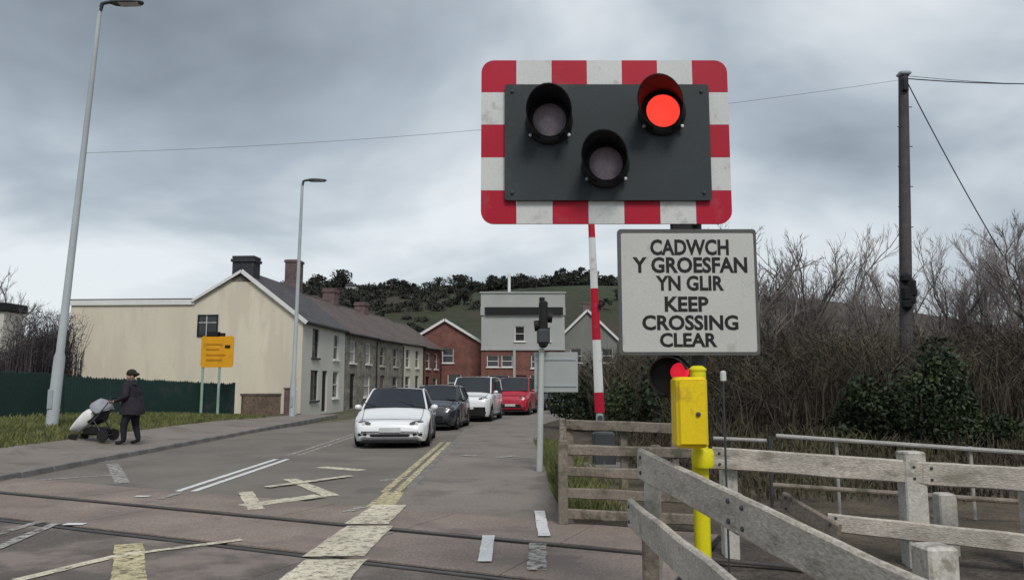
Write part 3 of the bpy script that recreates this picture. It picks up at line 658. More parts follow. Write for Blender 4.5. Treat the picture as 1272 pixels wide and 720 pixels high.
def signal():
    pa=at(597,278,DS); pb=at(910,75,DS); c0=at(753.5,176,DS)
    x0,x1=pa.x,at(910,278,DS).x; z0,z1=pa.z,pb.z; xm=(x0+x1)/2
    px=at(869,520,5.05).x; py=5.05
    root=thing('crossing_signal','level crossing signal with red and white bordered board, right lamp lit red','signal',(px,py,-.05))
    MB().tube([(px,py,-.05),(px,py,z1-.25)],[.05,.05],14).build('post',M('signal_post_grey',(.085,.088,.09),.6,.15,2),root,50)
    MB().tube([(px,py,-.04),(px,py,.12)],[.09,.08],14).build('base_collar',DARKP,root,50)
    Wd=x1-x0;H=z1-z0; bw=Wd/7; bh=H/5; y=DS
    # border squares, alternately red and white, each a plate of its own
    for i in range(7):
        for j in range(5):
            if 0<i<6 and 0<j<4: continue
            cor=[]
            if (i,j)==(6,4): cor=['tr']
            if (i,j)==(0,4): cor=['tl']
            if (i,j)==(0,0): cor=['bl']
            if (i,j)==(6,0): cor=['br']
            g=.0006
            p=rrect(x0+i*bw+g,x0+(i+1)*bw-g,z0+j*bh+g,z0+(j+1)*bh-g,.085,cor,y)
            MB().prism(p,(0,.018,0)).build('border_plate',REDP if (i+j)%2==0 else WHITEP,root)
    ix0,ix1=at(627,180,DS).x,at(881,180,DS).x; iz0=at(700,250,DS).z; iz1=at(700,107,DS).z
    bd=MB(); bd.prism(rrect(ix0,ix1,iz0,iz1,.02,['tr','tl','bl','br'],y-.03),(0,.028,0)); board=bd.build('backing_board',BOARD,root)
    MB().box((xm,y+.035,(z0+z1)/2),(Wd*.9,.03,.06)).build('stiffener',GALV,root); MB().box((xm,y+.035,z0+.2),(Wd*.9,.03,.06)).build('stiffener',GALV,root)
    MB().box(((px+xm)/2,y+.085,(z0+z1)/2),(abs(px-xm)+.2,.07,.07)).build('bracket',DARKP,root)
    for (lx,lz,lit) in ((682.5,150,0),(823,139,1),(752.5,204,0)):
        c=at(lx,lz,DS-.06); r=.112
        hd=MB(); hd.lathe((c.x,y-.028,c.z),(0,-1,0),[(0,.155),(.035,.155),(.05,.14),(.052,r+.004)],28); hd=hd.build('lamp_housing',BLACK,root,40)
        # lens: shallow dome
        n=24; prof=[(0.050,r),(0.062,r*.85),(.071,r*.6),(.076,r*.3),(.078,.004)]
        MB().lathe((c.x,y-.028,c.z),(0,-1,0),prof,n).build('lens',LENSRED if lit else LENSOFF,hd,60)
        # cowl: tube open to the front, cut away below
        rs=[];n=28; ro=.145; rows=9; L=.30
        def prof_(rr):
            V=[]
            for a in range(n+1):
                an=R(-62+a*(304)/n); 
                top=.5+.5*math.sin(an)
                V.append((math.cos(an)*rr,math.sin(an)*rr,top))
            return V
        V=[];Fc=[]
        for k in range(rows):
            u=k/(rows-1)
            for rr in (ro,ro-.007):
                for X,Z,tp in prof_(rr): V.append((c.x+X-u*L*(c.x/4.9)*1.35*(.22+.78*tp**.8),y-.07-u*L*(.22+.78*tp**.8),c.z+Z-u*tp*.01))
        m=n+1
        for k in range(rows-1):
            b0=k*2*m
            for a in range(n):
                Fc+=[(b0+a,b0+a+1,b0+2*m+a+1,b0+2*m+a),(b0+m+a,b0+m+a+1,b0+3*m+a+1,b0+3*m+a)]
        b0=(rows-1)*2*m
        for a in range(n): Fc.append((b0+a,b0+a+1,b0+m+a+1,b0+m+a))
        o=MB().add(V,Fc).build('cowl',BLACK,hd,50)
        for sgn in (-1,1): MB().lathe((c.x+sgn*.125,y-.062,c.z-.10),(0,-1,0),[(0,.011),(.012,.011),(.013,.006)],8).build('screw',GALV,hd)
    for i,(bx,bz) in enumerate(((ix0+.05,iz0+.05),(ix1-.05,iz0+.05),(ix0+.05,iz1-.05),(ix1-.05,iz1-.05))):
        MB().lathe((bx,y-.03,bz),(0,-1,0),[(0,.012),(.008,.012),(.012,.006)],8).build('bolt',DARKP,board)
    # sign plate
    a=at(769,441,DS); bb=at(944,285,DS); ax=a.x; bx=at(944,441,DS).x; sx=thing('crossing_sign','bilingual white sign reading KEEP CROSSING CLEAR below the signal','sign',((ax+bx)/2,DS,a.z))
    MB().prism(rrect(ax,bx,a.z,bb.z,.022,['tr','tl','bl','br'],y-.012),(0,.022,0)).build('border',M('sign_border',(.10,.105,.10),.6),sx)
    MB().prism(rrect(ax+.022,bx-.02,a.z+.02,bb.z-.028,.015,['tr','tl','bl','br'],y-.016),(0,.0035,0)).build('plate',SIGNW,sx)
    MB().box((at(848,300,DS).x,y+.03,bb.z+.01),(.14,.05,.10),bev=.01).build('clamp',BLACK,sx)
    MB().box((px,y+.05,(a.z+bb.z)/2),(.3,.05,.06)).build('clamp',GALV,sx)
    for body,l,r_,t,b_ in (('CADWCH',808,905,297,317),('Y GROESFAN',786,928,319,339),('YN GLIR',815,899,342,361),('KEEP',826,880,368,387),('CROSSING',798,917,391,410),('CLEAR',820,891,413,431)):
        p=at(l,b_,DS-.02);q=at(r_,t,DS-.02)
        text_mesh(body,q.z-p.z,q.x-p.x,(p.x+q.x)/2,p.z,y-.0175,INK,sx,.034)
    # small round lamp under the sign, half hidden by the yellow box
    c=at(834,467,5.0); lr=thing('red_lamp','round black hooded lamp glowing red under the white sign','signal',(c.x,5.0,c.z-.14))
    MB().lathe((c.x-.01,5.0,c.z),(0,-1,0),[(-.10,.07),(-.06,.12),(0,.142),(.02,.142),(.025,.125),(.03,.10)],24).build('housing',BLACK,lr,40)
    MB().lathe((c.x+.045,4.968,c.z+.025),(-.25,-1,0),[(0,.062),(.015,.055),(.024,.03),(.028,.004)],20).build('lens',LENSRED2,lr,60)
    V=[];Fc=[];n=20
    for u in (0,1):
        for rr in (.125,.118):
            for k in range(n+1):
                an=R(20+k*240/n); V.append((c.x-.01-u*.05+math.cos(an)*rr,4.975-u*.15,c.z+math.sin(an)*rr))
    m=n+1
    for k in range(n): Fc+=[(k,k+1,2*m+k+1,2*m+k),(m+k,m+k+1,3*m+k+1,3*m+k),(2*m+k,2*m+k+1,3*m+k+1,3*m+k)]
    MB().add(V,Fc).build('cowl',BLACK,lr,50)
    MB().box(((px+c.x)/2,5.06,c.z-.02),(px-c.x+.06,.05,.05)).build('bracket',DARKP,lr)
signal()
# yellow box on a yellow post
def yellow_box():
    d=4.78; c=at(856,525,d); pz=at(870,600,d)
    root=thing('yellow_post','yellow post carrying a tall yellow equipment box behind the plank fence','post',(pz.x,d,-.05))
    xp=pz.x+.008; MB().tube([(xp,d+.02,-.05),(xp,d+.02,at(870,460,d).z)],.05,12).build('pole',YELLG,root,50)
    MB().lathe((xp,d+.02,at(870,460,d).z),(0,0,1),[(0,.055),(.01,.055),(.03,.03)],12).build('pole_cap',YELLG,root,50)
    p=at(838,555,d-.13); q=at(874,468,d-.13)
    bx=MB().box(((p.x+q.x)/2,d-.13,(p.z+q.z)/2),(q.x-p.x,.18,q.z-p.z),bev=.018).build('equipment_box',YELL,root,30)
    MB().box(((p.x+q.x)/2,d-.222,(p.z+q.z)/2),(q.x-p.x-.03,.012,q.z-p.z-.04),bev=.006).build('door',YELL,bx)
    MB().lathe(((p.x+q.x)/2+.03,d-.226,(p.z+q.z)/2-.01),(0,-1,0),[(0,.014),(.012,.014),(.016,.006)],10).build('lock',DARKP,bx)
    MB().box((q.x+.006,d-.12,(p.z+q.z)/2),(.012,.12,(q.z-p.z)*.8)).build('hinge_strip',BLACK,bx)
    cc=at(872,568,d); MB().lathe((cc.x,d-.02,cc.z-.055),(0,0,1),[(0,.062),(.02,.068),(.09,.068),(.11,.058)],14).build('collar',YELLG,root,40)
    # thin white marker beyond
    m=at(898,467,6.2); t_=thing('marker_post','thin dark marker post with small white cap beside the yellow box','post',(m.x,6.2,0)); MB().tube([(m.x,6.2,0),(m.x,6.2,m.z-.06)],.009,8).build('stem',DARKP,t_); MB().box((m.x,6.19,m.z),(.045,.03,.09),bev=.01).build('cap',WHITEP,t_)
yellow_box()

# raised barrier arm
def barrier():
    d=14.0; p=at(745,512,d); root=thing('level_crossing_barrier','raised red and white striped barrier arm beyond the track','barrier',(p.x,d,0))
    q=at(729,150,d); L=(q-p).length; k=0; s_=0; dirv=(q-p).normalized(); side=Vector((dirv.z,0,-dirv.x))
    lens=[.36,.95,.95,.95,.95,.95,.95]
    red=True; s_=0
    for l in lens:
        e_=min(s_+l,5.2)
        if e_<=s_: break
        def ring(t):
            hw=.085*(1-t/11); c=p+dirv*t; y2=.035
            return [c-side*hw+Vector((0,-y2*.4,0)),c-side*hw*.4+Vector((0,-y2,0)),c+side*hw*.4+Vector((0,-y2,0)),c+side*hw+Vector((0,-y2*.4,0)),c+side*hw+Vector((0,y2,0)),c-side*hw+Vector((0,y2,0))]
        MB().rings([ring(s_),ring(e_)]).build('arm_stripe',REDP if red else WHITEP,root,30); red=not red; s_=e_
    MB().box((p.x,d+.02,p.z-.09),(.13,.11,.16),bev=.02).build('arm_clamp',GALV,root)
    MB().box((p.x+.1,d+.3,.40),(.4,.36,.60),bev=.03).build('machine',DARKP,root)
    MB().box((p.x+.1,d+.28,.06),(.75,.55,.14),bev=.02).build('plinth',KERB,root)
    MB().tube([(p.x,d-.05,p.z-.1),(p.x,d+.3,p.z-.1)],.05,10).build('pivot',DARKP,root)
    t_=p+dirv*1.95; MB().lathe((t_.x+.1,d-.05,t_.z),(0,-1,0),[(0,.045),(.05,.045),(.06,.02)],10).build('arm_lamp',BLACK,root)
barrier()

# white post with side-on signal head and square sign plate
def white_post():
    d=13.6; p=gnd(670,588,.03); x=(669.5-636)/F*d/1.005; root=thing('signal_post','pale post with dark signal head and blank square plate, in the grass','signal',(x,d,0))
    zt=at(676,432,d).z; MB().tube([(x,d,0),(x+.05,d,zt)],[.058,.05],12).build('pole',M('pale_pole',(.46,.49,.47),.5,.08,2),root,50)
    x+=.06
    # head seen from behind, hoods pointing away to the side
    hd=MB().box((x+.02,d,zt+.42),(.15,.34,.82),bev=.03).build('signal_head',BLACK,root)
    MB().box((x+.02,d,zt+.20),(.22,.40,.26),bev=.03).build('junction_box',DARKP,root)
    for z,sx in ((zt+.55,1),(zt+.40,-1)): 
        MB().lathe((x+.02+sx*.06,d,z),(sx,0,-.1),[(0,.09),(.04,.095),(.10,.095),(.102,.085)],14).build('hood',BLACK,hd,40)
    MB().tube([(x,d,zt+.82),(x,d,zt+.9)],.05,8).build('head_cap',BLACK,root)
    a=at(664,487,d); b=at(718,437,d)
    MB().box(((a.x+b.x)/2,d+.075,(a.z+b.z)/2),(b.x-a.x,.02,b.z-a.z),bev=.006).build('sign_plate',M('sign_back_grey',(.36,.385,.375),.6,.06,2),root)
    for z in (a.z+.12,b.z-.12): MB().box(((a.x+b.x)/2,d+.06,z),((b.x-a.x)*.92,.02,.04)).build('channel',GREYP,root)
white_post()

# ================================================================== TIMBER FENCES AT RIGHT
def fence(name,label,rails,posts,mat,pmat=None,mats=None):
    root=thing(name,label,'fence',(posts[0][0].x,posts[0][0].y,0))
    for r in rails:
        p,q,h,t=r[:4]; rl_=MB().plank(p,q,h,t).build('rail',r[4] if len(r)>4 else mat,root)
        if h<.15: continue
        dd=(Vector(q)-Vector(p)).normalized(); fr=dd.cross(Vector((0,0,1))).normalized(); fr=-fr if fr.y>0 else fr
        for e0,sg in ((Vector(p),1),(Vector(q),-1)):
            for zz in (-.05,.05): MB().lathe(e0+dd*sg*.07+Vector((0,0,zz))+fr*(t/2),fr,[(0,.013),(.008,.013),(.012,.006)],8).build('bolt',DARKP,rl_)
    for p,ht,wd in posts:
        MB().box((p.x,p.y,ht/2-.05),(wd,wd,ht+.1),random.uniform(-.1,.1),bev=.012).build('post',pmat or mat,root)
    return root
def P2(px,py,s_): return at(px,py,F/s_*.993)
h=.2
a=at(795,556,5.28)-Vector((0,0,.1)); b=at(1148,720,2.66)-Vector((0,0,.1)); c=a.lerp(b,.52)
fence('plank_fence','near grey plank fence sloping towards the camera in front of yellow post',[(a,c-(c-a).normalized()*.006,h,.045,WOODP),(c,b,h,.045,WOODP)],
      [(a+Vector((.09,.06,0)),1.02,.10),(at(1161,690,3.45),.0+at(1161,676,3.45).z,.14)],WOODP,WOODW)
a2=at(784,636,5.40); b2=at(925,762,2.95)
root=fence('plank_fence','low grey plank rail along the footway edge at bottom right',[(a2,b2,.19,.045,WOODP)],[(a2.lerp(b2,.12)+Vector((.07,0,0)),a2.z+.02,.10),(a2.lerp(b2,.92)+Vector((.08,0,0)),b2.z,.10)],WOODP,WOODD)
# fence B beyond the track
B0=at(884,568,7.35); B1=at(1300,597,6.75); B2=at(1145,587,7.0); 
C0=at(1028,648,7.2); C1=at(1300,678,6.7)
pB=[(at(1133,600,7.08),at(1133,560,7.08).z,.19),(at(1174,630,7.45),at(1174,612,7.45).z,.16),(at(905,600,7.45),at(905,560,7.45).z,.14),(at(1285,620,6.9),at(1285,580,6.9).z,.18)]
fence('plank_fence','weathered post and plank fence running right beyond the track',[(B0,B2,.205,.05,WOODP),(B2+Vector((.006,0,0)),B1,.205,.05,WOODP),(C0,C1,.16,.05,WOODP),(at(972,620,7.6),at(1042,662,7.0),.16,.05,WOODD)],pB,WOODP,WOODW)
# galvanised handrail fence behind it
def handrail():
    root=thing('handrail','thin pale metal handrail fence in front of the dark bushes','handrail',(at(886,600,9.8).x,9.8,0))
    A=at(886,544,9.9);A1=at(952,547,9.8); Bq=at(964,541,9.75); Cq=at(1330,566,9.0)
    HR_=M('dull_rail_paint',(.36,.35,.33),.75,.2,4,.15); MB().tube([A,A1],.024,8).build('rail',HR_,root); MB().tube([Bq,Cq],.027,8).build('rail',HR_,root)
    D0=at(960,602,9.6);D1=at(1330,627,8.9); MB().tube([D0,D1],.030,8).build('rail',WOODD,root)
    for px,d in ((957,9.75),(1040,9.62),(1207,9.25),(1310,9.05)):
        t_=at(px,546+(px-957)*.05,d); MB().tube([(t_.x,d+.03,0),(t_.x,d+.03,t_.z+.04)],.022,8).build('post',DARKP if px==957 else HR_,root)
handrail()
# fence C: dark rails right of the footway, beyond the track
x0,x1=.58,1.62; yy=8.9; rl=[]
for z,m_ in ((.84,WOODD),(.60,WOODD),(.36,WOODD),(.13,WOODD)):
    rl.append((Vector((x0,yy,z)),Vector((x1+.4,yy-.35,z-.01)),.115,.05,m_))
for z in (.84,.60,.36,.13): rl.append((Vector((x0-.02,yy+.05,z)),Vector((.86,13.2,z+.03)),.11,.045,WOODD))
fence('rail_fence','dark four rail timber fence turning the corner beyond the track',rl,[(Vector((x0,yy+.0,0)),.95,.11),(Vector((x1,yy-.12,0)),.9,.11),(Vector((.72,11,0)),.98,.10),(Vector((.86,13.2,0)),1.0,.10)],WOODD,WOODD)
fence('rail_fence','pale topped timber fence below the raised barrier arm',[(at(704,527,12.6),at(842,532,11.8),.16,.06,WOODD),(at(704,556,12.6),at(842,561,11.8),.13,.05,WOODD)],[(at(708,560,12.65),.95,.11),(at(775,560,12.3),.95,.11),(at(838,560,11.9),.95,.11)],WOODD,WOODD)

# ================================================================== UTILITY POLE AND WIRES
def utility():
    d=20.0; t=at(1122,90,d); b=Vector((t.x-.50,d,0)); root=thing('utility_pole','tall wooden utility pole rising from the bare thicket','utility pole',(b.x,d,0))
    MB().tube([(t.x-.50,d,0),(t.x-.25,d,t.z*.5),(t.x,d,t.z)],[.175,.155,.125],12).build('pole',POLEW,root,50)
    MB().box((t.x-.06,d-.14,t.z-.42),(.16,.16,.36),bev=.03).build('junction_box',BLACK,root)
    MB().box((t.x,d-.02,t.z-.06),(.30,.30,.10),bev=.03).build('pole_cap',GREYP,root)
    for k in range(7): MB().tube([(t.x-.05-k*.028+(-.2 if k%2 else .05),d-.05,t.z-1.0-k*.55),(t.x-.05-k*.028+(-.05 if k%2 else .2),d-.05,t.z-1.0-k*.55)],.012,6).build('step_iron',DARKP,root)
    c=at(1124,365,d); V=MB()
    for k in range(9): V.lathe((c.x+random.uniform(-.1,.1),d-.2,c.z+random.uniform(-.45,.4)),(0,0,1),[(-.14,.03),(-.05,.14),(.08,.15),(.16,.04)],8)
    V.build('cable_coil',BLACK,root)
    def wire(name,label,a,b_,sag,r=.010,n=20):
        pts=[Vector(a).lerp(Vector(b_),i/n)-Vector((0,0,sag*4*(i/n)*(1-i/n))) for i in range(n+1)]
        tag(MB().tube(pts,r,5).build(name,CABLE),label,'cable')
    tp=Vector((t.x,d,t.z-.2))
    wire('overhead_cable','faint cable from the utility pole across to the left lamp column',tp,at(104,190,20.0),.35,.0045,30)
    wire('overhead_cable','cable running right from the utility pole top out of view',tp+Vector((.1,0,.02)),at(1420,100,19),.12,.016)
    wire('overhead_cable','second thin cable just below, running right from the pole',tp+Vector((.1,0,.1)),at(1420,106,18.5),.1,.008)
    wire('stay_cable','slack stay cable slanting from the pole down into the trees',tp+Vector((.08,0,-.05)),at(1246,318,21.5),.12,.016)
utility()

# ================================================================== VEHICLES
def car(name,label,cat,S):
    """S: L,W,H, belt, hood heights and cabin stations; nose points to -y"""
    root=thing(name,label,cat,(0,0,0)); L,W,H=S['L'],S['W'],S['H']; l=L/2; wf,wr=-l+S.get('fo',.86),l-S.get('ro',.88); Rw=S.get('rw',.33); arch=Rw+.055
    paint=S['paint']; belt=S['belt']; zb0=.145+S.get('lift',0)
    def lerpk(K,y):
        for (a,va),(b,vb) in zip(K[:-1],K[1:]):
            if a<=y<=b:
                t=(y-a)/(b-a); t=t*t*(3-2*t)*.5+t*.5; return va+(vb-va)*t
        return K[0][1] if y<K[0][0] else K[-1][1]
    top=[(-l,S['nose']-.16),(-l+.10,S['nose']-.02),(-l+.45,S['nose']+.06),(S['y1'],S['cowl']),(S['y4'],S['deck']),(l-.08,S['tail']),(l,S['tail']-.18)]
    wid=[(-l,.74),(-l+.10,.865),(-l+.35,.955),(-l+.8,.99),(0,1),(l-.8,.985),(l-.3,.94),(l-.08,.87),(l,.78)]
    bot=[(-l,.14),(-l+.15,.02),(-l+.5,0),(l-.5,0),(l-.15,.05),(l,.16)]
    ny=86; rs=[]
    for i in range(ny+1):
        y=-l+L*i/ny; w2=W/2*lerpk(wid,y); zt=lerpk(top,y); zb=zb0+lerpk(bot,y); sh=min(belt+.02*math.sin((y+l)/L*3.1),zt-.03)
        lo=zb
        aa=0
        for yw in (wf,wr):
            if abs(y-yw)<arch: aa=max(aa,Rw+math.sqrt(arch*arch-(y-yw)**2))
        f=lambda z: max(z,aa)
        P=[(0,zb),(.74*w2,zb+.0),(.93*w2,f(zb+.015)),(.985*w2,f(zb+.14)),(1.0*w2,f(zb+(sh-zb)*.5)),(.992*w2,max(sh-.13,aa+.02)),(.965*w2,max(sh-.045,aa+.03)),(.90*w2,max(sh+.0,aa+.04)),(.78*w2,zt-.012),(.45*w2,zt+.012),(0,zt+.022)]
        ring=[(x,y,z) for x,z in P]+[(-x,y,z) for x,z in P[-2:0:-1]]
        rs.append(ring)
    MB().rings(rs).build('body',paint,root,38)
    # dark inner tub behind the arches, hung low and black as shadow beneath
    MB().box((0,0,zb0+.09),(W*.78,L*.93,.24)).build('underbody_shade',BLACK,root)
    # greenhouse
    y1,y2,y3,y4=S['y1'],S['y2'],S['y3'],S['y4']; bz=belt-.02
    pro=[(y1,S['cowl']-.01),(y2,H-.03),((y2*.6+y3*.4),H),(y3,H-.05),(y4,S['deck']-.01)]
    st=[]; 
    def seg(a,b,n): return [a+(b-a)*i/n for i in range(n)]
    Ys=seg(y1,y2,5)+seg(y2,y3,8)+seg(y3,y4,5)+[y4]; n5,n13=5,13
    tops=[];base=[]
    for y in Ys:
        zt=lerpk(pro,y) if not (y1<=y<=y2) else pro[0][1]+(pro[1][1]-pro[0][1])*((y-y1)/(y2-y1))**.92
        k=(zt-bz)/(H-bz); tw=W/2*(.90-S.get('tumble',.20)*max(0,k)); bw_=W/2*.905
        row=[]
        for u in (-1,-.9,-.55,0,.55,.9,1): row.append((u*tw,y,zt+.035*(1-u*u)-.012*(abs(u)>.95)))
        tops.append(row); base.append(((-bw_,y,bz),(bw_,y,bz)))
    def top_part(i0,i1,nm,mat):
        V=[p for r_ in tops[i0:i1+1] for p in r_]; m=7
        return MB().add(V,[(i*m+j,i*m+j+1,(i+1)*m+j+1,(i+1)*m+j) for i in range(i1-i0) for j in range(m-1)]).build(nm,mat,root,60)
    top_part(0,5,'windscreen',CGLASS); top_part(5,13,'roof',S.get('roof',paint)); top_part(13,18,'rear_window',CGLASS if not S.get('van') else paint)
    for s_ in (0,1):
        V=[];j=0 if s_==0 else 6
        for r_,b_ in zip(tops,base): V+=[b_[s_],r_[j]]
        MB().add(V,[(2*i,2*i+2,2*i+3,2*i+1) for i in range(len(tops)-1)]).build('side_window',CGLASS,root,60)
        sg=-1 if s_==0 else 1
        # pillars and roof rail
        pl=[Vector(tops[i][j])+Vector((sg*.004,0,.0)) for i in range(0,19)]
        MB().tube([pl[0]+Vector((0,-.03,-.02))]+pl[1:18]+[pl[18]],[.03]+[.026]*17+[.03],6).build('pillar',paint,root,50)
        mid=8; MB().plank(Vector(base[mid][s_])+Vector((sg*.005,0,0)),Vector(tops[mid][j])+Vector((sg*.003,0,-.02)),.07,.02,up=Vector((0,1,0)),jit=0,seg=1).build('door_pillar',BLACK,root)
        # mirror
        mz=belt+.08; my=y1+.42
        rs2=[]
        for u,k in ((0,.35),(.25,.9),(.6,1),(.9,.8),(1,.3)):
            x=sg*(W/2*.93+.02+u*.19); rs2.append([(x,my+.07*k*math.cos(q)-.03*u*0,mz+.07*k*math.sin(q)) for q in [2*math.pi*t_/8 for t_ in range(8)]])
        MB().rings(rs2).build('mirror',S.get('mirror',paint),root,60)
        # handles and sill
        MB().box((sg*(W/2*.992),y2+.62,belt-.14),(.02,.18,.03),bev=.006).build('door_handle',paint,root)
        MB().box((sg*(W/2*.955),(wf+wr)/2,zb0+.05),(.06,(wr-wf)-2*arch+.02,.09),bev=.01).build('sill',BLACK,root)
    # wheels
    tw_=.21
    for yw in (wf,wr):
        for sg in (-1,1):
            xo=sg*(W/2*.985); xi=xo-sg*tw_
            ty=MB().lathe((xi,yw,Rw),(sg,0,0),[(0,Rw*.62),(0,Rw*.94),(.03,Rw),(tw_-.03,Rw),(tw_,Rw*.94),(tw_,Rw*.66),(tw_-.03,Rw*.62)],26).build('wheel',RUBBER,root,40)
            rm=MB(); rm.lathe((xo-sg*.045,yw,Rw),(sg,0,0),[(0,Rw*.64),(.01,Rw*.64),(.015,Rw*.6)],20)
            for k in range(5):
                an=2*math.pi*k/5+.3; rm.plank(Vector((xo-sg*.02,yw,Rw)),Vector((xo-sg*.025,yw+math.cos(an)*Rw*.6,Rw+math.sin(an)*Rw*.6)),.03,.06,up=Vector((1,0,0)),jit=0,seg=1)
            rm.build('rim',ALLOY,ty)
    # shut lines of bonnet and doors
    def side_pt(y,k,sg):
        w2=W/2*lerpk(wid,y); sh=min(belt+.02*math.sin((y+l)/L*3.1),lerpk(top,y)-.03); zb=zb0+lerpk(bot,y)
        return Vector((sg*(w2*(.987,1.002,.995,.970)[k]+.002),y,(zb+.15,zb+(sh-zb)*.5,sh-.13,sh-.045)[k]))
    for sg in (-1,1):
        yy=[-l+.30+(S['y1']+l-.30)*i/8 for i in range(9)]
        MB().tube([(sg*W/2*lerpk(wid,y)*.80,y,lerpk(top,y)-.004) for y in yy],.006,5).build('bonnet_seam',BLACK,root)
        for y in (y1+.50,(y2+y3)/2-.02,y3+.02):
            MB().tube([side_pt(y,k,sg) for k in range(4)],.006,5).build('door_seam',BLACK,root)
    MB().tube([(W/2*u*.80,-l+.30-.03*(1-u*u),lerpk(top,-l+.30)+.004+.018*(1-abs(u))) for u in (-1,-.5,0,.5,1)],.006,5).build('bonnet_seam',BLACK,root)
    MB().box((0,y1-.02,S['cowl']+.012),(W*.80,.10,.03),bev=.01).build('scuttle',BLACK,root)
    # front: lamps, grille, plate
    hz_=S['nose']-.03+S.get('hl',0)
    for sg in (-1,1):
        yb=-l+.17; rs3=[]
        for u,yy_,hh in ((.50,yb-.10,.018),(.60,yb-.085,.04),(.72,yb-.03,.052),(.82,yb+.07,.05),(.89,yb+.20,.028)):
            x=sg*W/2*u; rs3.append([(x,yy_-.03,hz_-hh-.03),(x,yy_-.035,hz_+hh-.03),(x,yy_+.10,hz_+hh-.01),(x,yy_+.10,hz_-hh-.02)])
        hl=MB().rings(rs3).build('headlight',S.get('lampmat',M('headlamp_glass',(.13,.14,.14),.1,.2,8,0,spec=.7)),root,40)
        MB().lathe((sg*W/2*.68,yb-.09,hz_-.025),(0,-1,0),[(0,.04),(.02,.036),(.03,.01)],10).build('lamp_bulb',TRIM,hl,50)
        MB().box((sg*W/2*.70,-l+.055,zb0+.20),(.24,.10,.07),sg*.35,bev=.02).build('fog_lamp',BLACK,root)
        MB().box((sg*W/2*.78,l-.05,S['tail']-.2),(.2,.12,.18),-sg*.3,bev=.03).build('tail_light',M('tail_red',(.25,.01,.01),.3),root)
    g0,g1,gw=S['grille']; MB().box((0,-l+.035,(g0+g1)/2),(W*gw,.12,g1-g0),bev=.03).build('grille',BLACK,root)
    MB().box((0,-l-.022,S['plate']),(.52,.02,.115),bev=.004).build('number_plate',M('number_plate',(.55,.56,.55),.5),root)
    for s_ in (-1,1): MB().tube([(s_*.5,y1+.03,S['cowl']+.045),(s_*.5-.42,y1+.22,S['cowl']+.16)],.008,5).build('wiper',BLACK,root)
    MB().box((0,-l+.10,zb0+.03),(W*.72,.16,.08),bev=.02).build('lower_lip',BLACK,root)
    if S.get('rack'):
        for sg in (-1,1): MB().tube([(sg*W*.33,y2+.1,H+.02),(sg*W*.33,y2+.2,H+.07),(sg*W*.33,y3-.2,H+.07),(sg*W*.33,y3-.1,H)],.02,6).build('roof_rail',BLACK,root)
    return root
PW=M('white_car_paint',(.82,.83,.84),.25,.03,2,0,spec=.5,coat=.6); PB=M('dark_blue_car_paint',(.028,.032,.042),.25,.1,2,0,spec=.5,coat=.6)
PS_=M('silver_white_paint',(.60,.61,.60),.3,.04,2,0,spec=.5,coat=.5); PR=M('red_car_paint',(.46,.018,.040),.3,.06,2,0,spec=.5,coat=.5)
PG=M('dark_grey_car_paint',(.03,.032,.036),.3,.1,2,0,spec=.5,coat=.5)
sedan=dict(L=4.55,W=1.90,H=1.44,belt=.88,nose=.66,cowl=.955,deck=1.04,tail=.96,y1=-1.12,y2=-.30,y3=.85,y4=1.72,grille=(.27,.345),plate=.455,gwid=.6,rw=.335)
s1=dict(sedan,paint=PW,roof=CGLASS,mirror=PW); s1['grille']=(.285,.365,.52)
c1=car('white_car','white saloon car with dark glass roof, first in the waiting queue','car',s1); c1.location=(-3.10,21.2,0); c1.rotation_euler.z=R(3.0)
hatch=dict(L=4.25,W=1.80,H=1.50,belt=.93,nose=.78,cowl=1.0,deck=1.12,tail=.98,y1=-1.05,y2=-.32,y3=1.35,y4=1.92,rw=.32); hatch['grille']=(.30,.52,.55); hatch['plate']=.50
c2=car('dark_car','dark blue hatchback second in the queue, half hidden by the white car','car',dict(hatch,paint=PB)); c2.location=(-2.62,28.0,0); c2.rotation_euler.z=R(-5)
suv=dict(L=4.6,W=1.86,H=1.84,belt=1.12,nose=1.0,cowl=1.20,deck=1.3,tail=1.2,y1=-1.35,y2=-.75,y3=1.95,y4=2.15,rw=.35,lift=.05,tumble=.11); suv['grille']=(.24,.62,.80); suv['plate']=.58
c3=car('white_van','tall boxy white van third in the queue, with black lower front','van',dict(suv,paint=PW)); c3.location=(-1.55,33.9,0); c3.rotation_euler.z=R(-7)
van=dict(L=4.4,W=1.80,H=1.86,belt=1.12,nose=.92,cowl=1.18,deck=1.3,tail=1.2,y1=-1.25,y2=-.62,y3=1.9,y4=2.1,rw=.32,tumble=.12,lift=.04); van['grille']=(.36,.55,.6); van['plate']=.5
c4=car('red_van','bright red small van fourth in the queue by the pub','van',dict(van,paint=PR)); c4.location=(.25,40.2,0); c4.rotation_euler.z=R(-9)
c5=car('dark_car','dark car behind the red van, last in the queue','car',dict(hatch,paint=PG)); c5.location=(1.75,46.6,0); c5.rotation_euler.z=R(-24)
c6=car('dark_car','dark grey car parked by the hedge below the square plate','car',dict(hatch,paint=PG,H=1.55)); c6.location=(3.35,40.2,.05); c6.rotation_euler.z=R(-25)

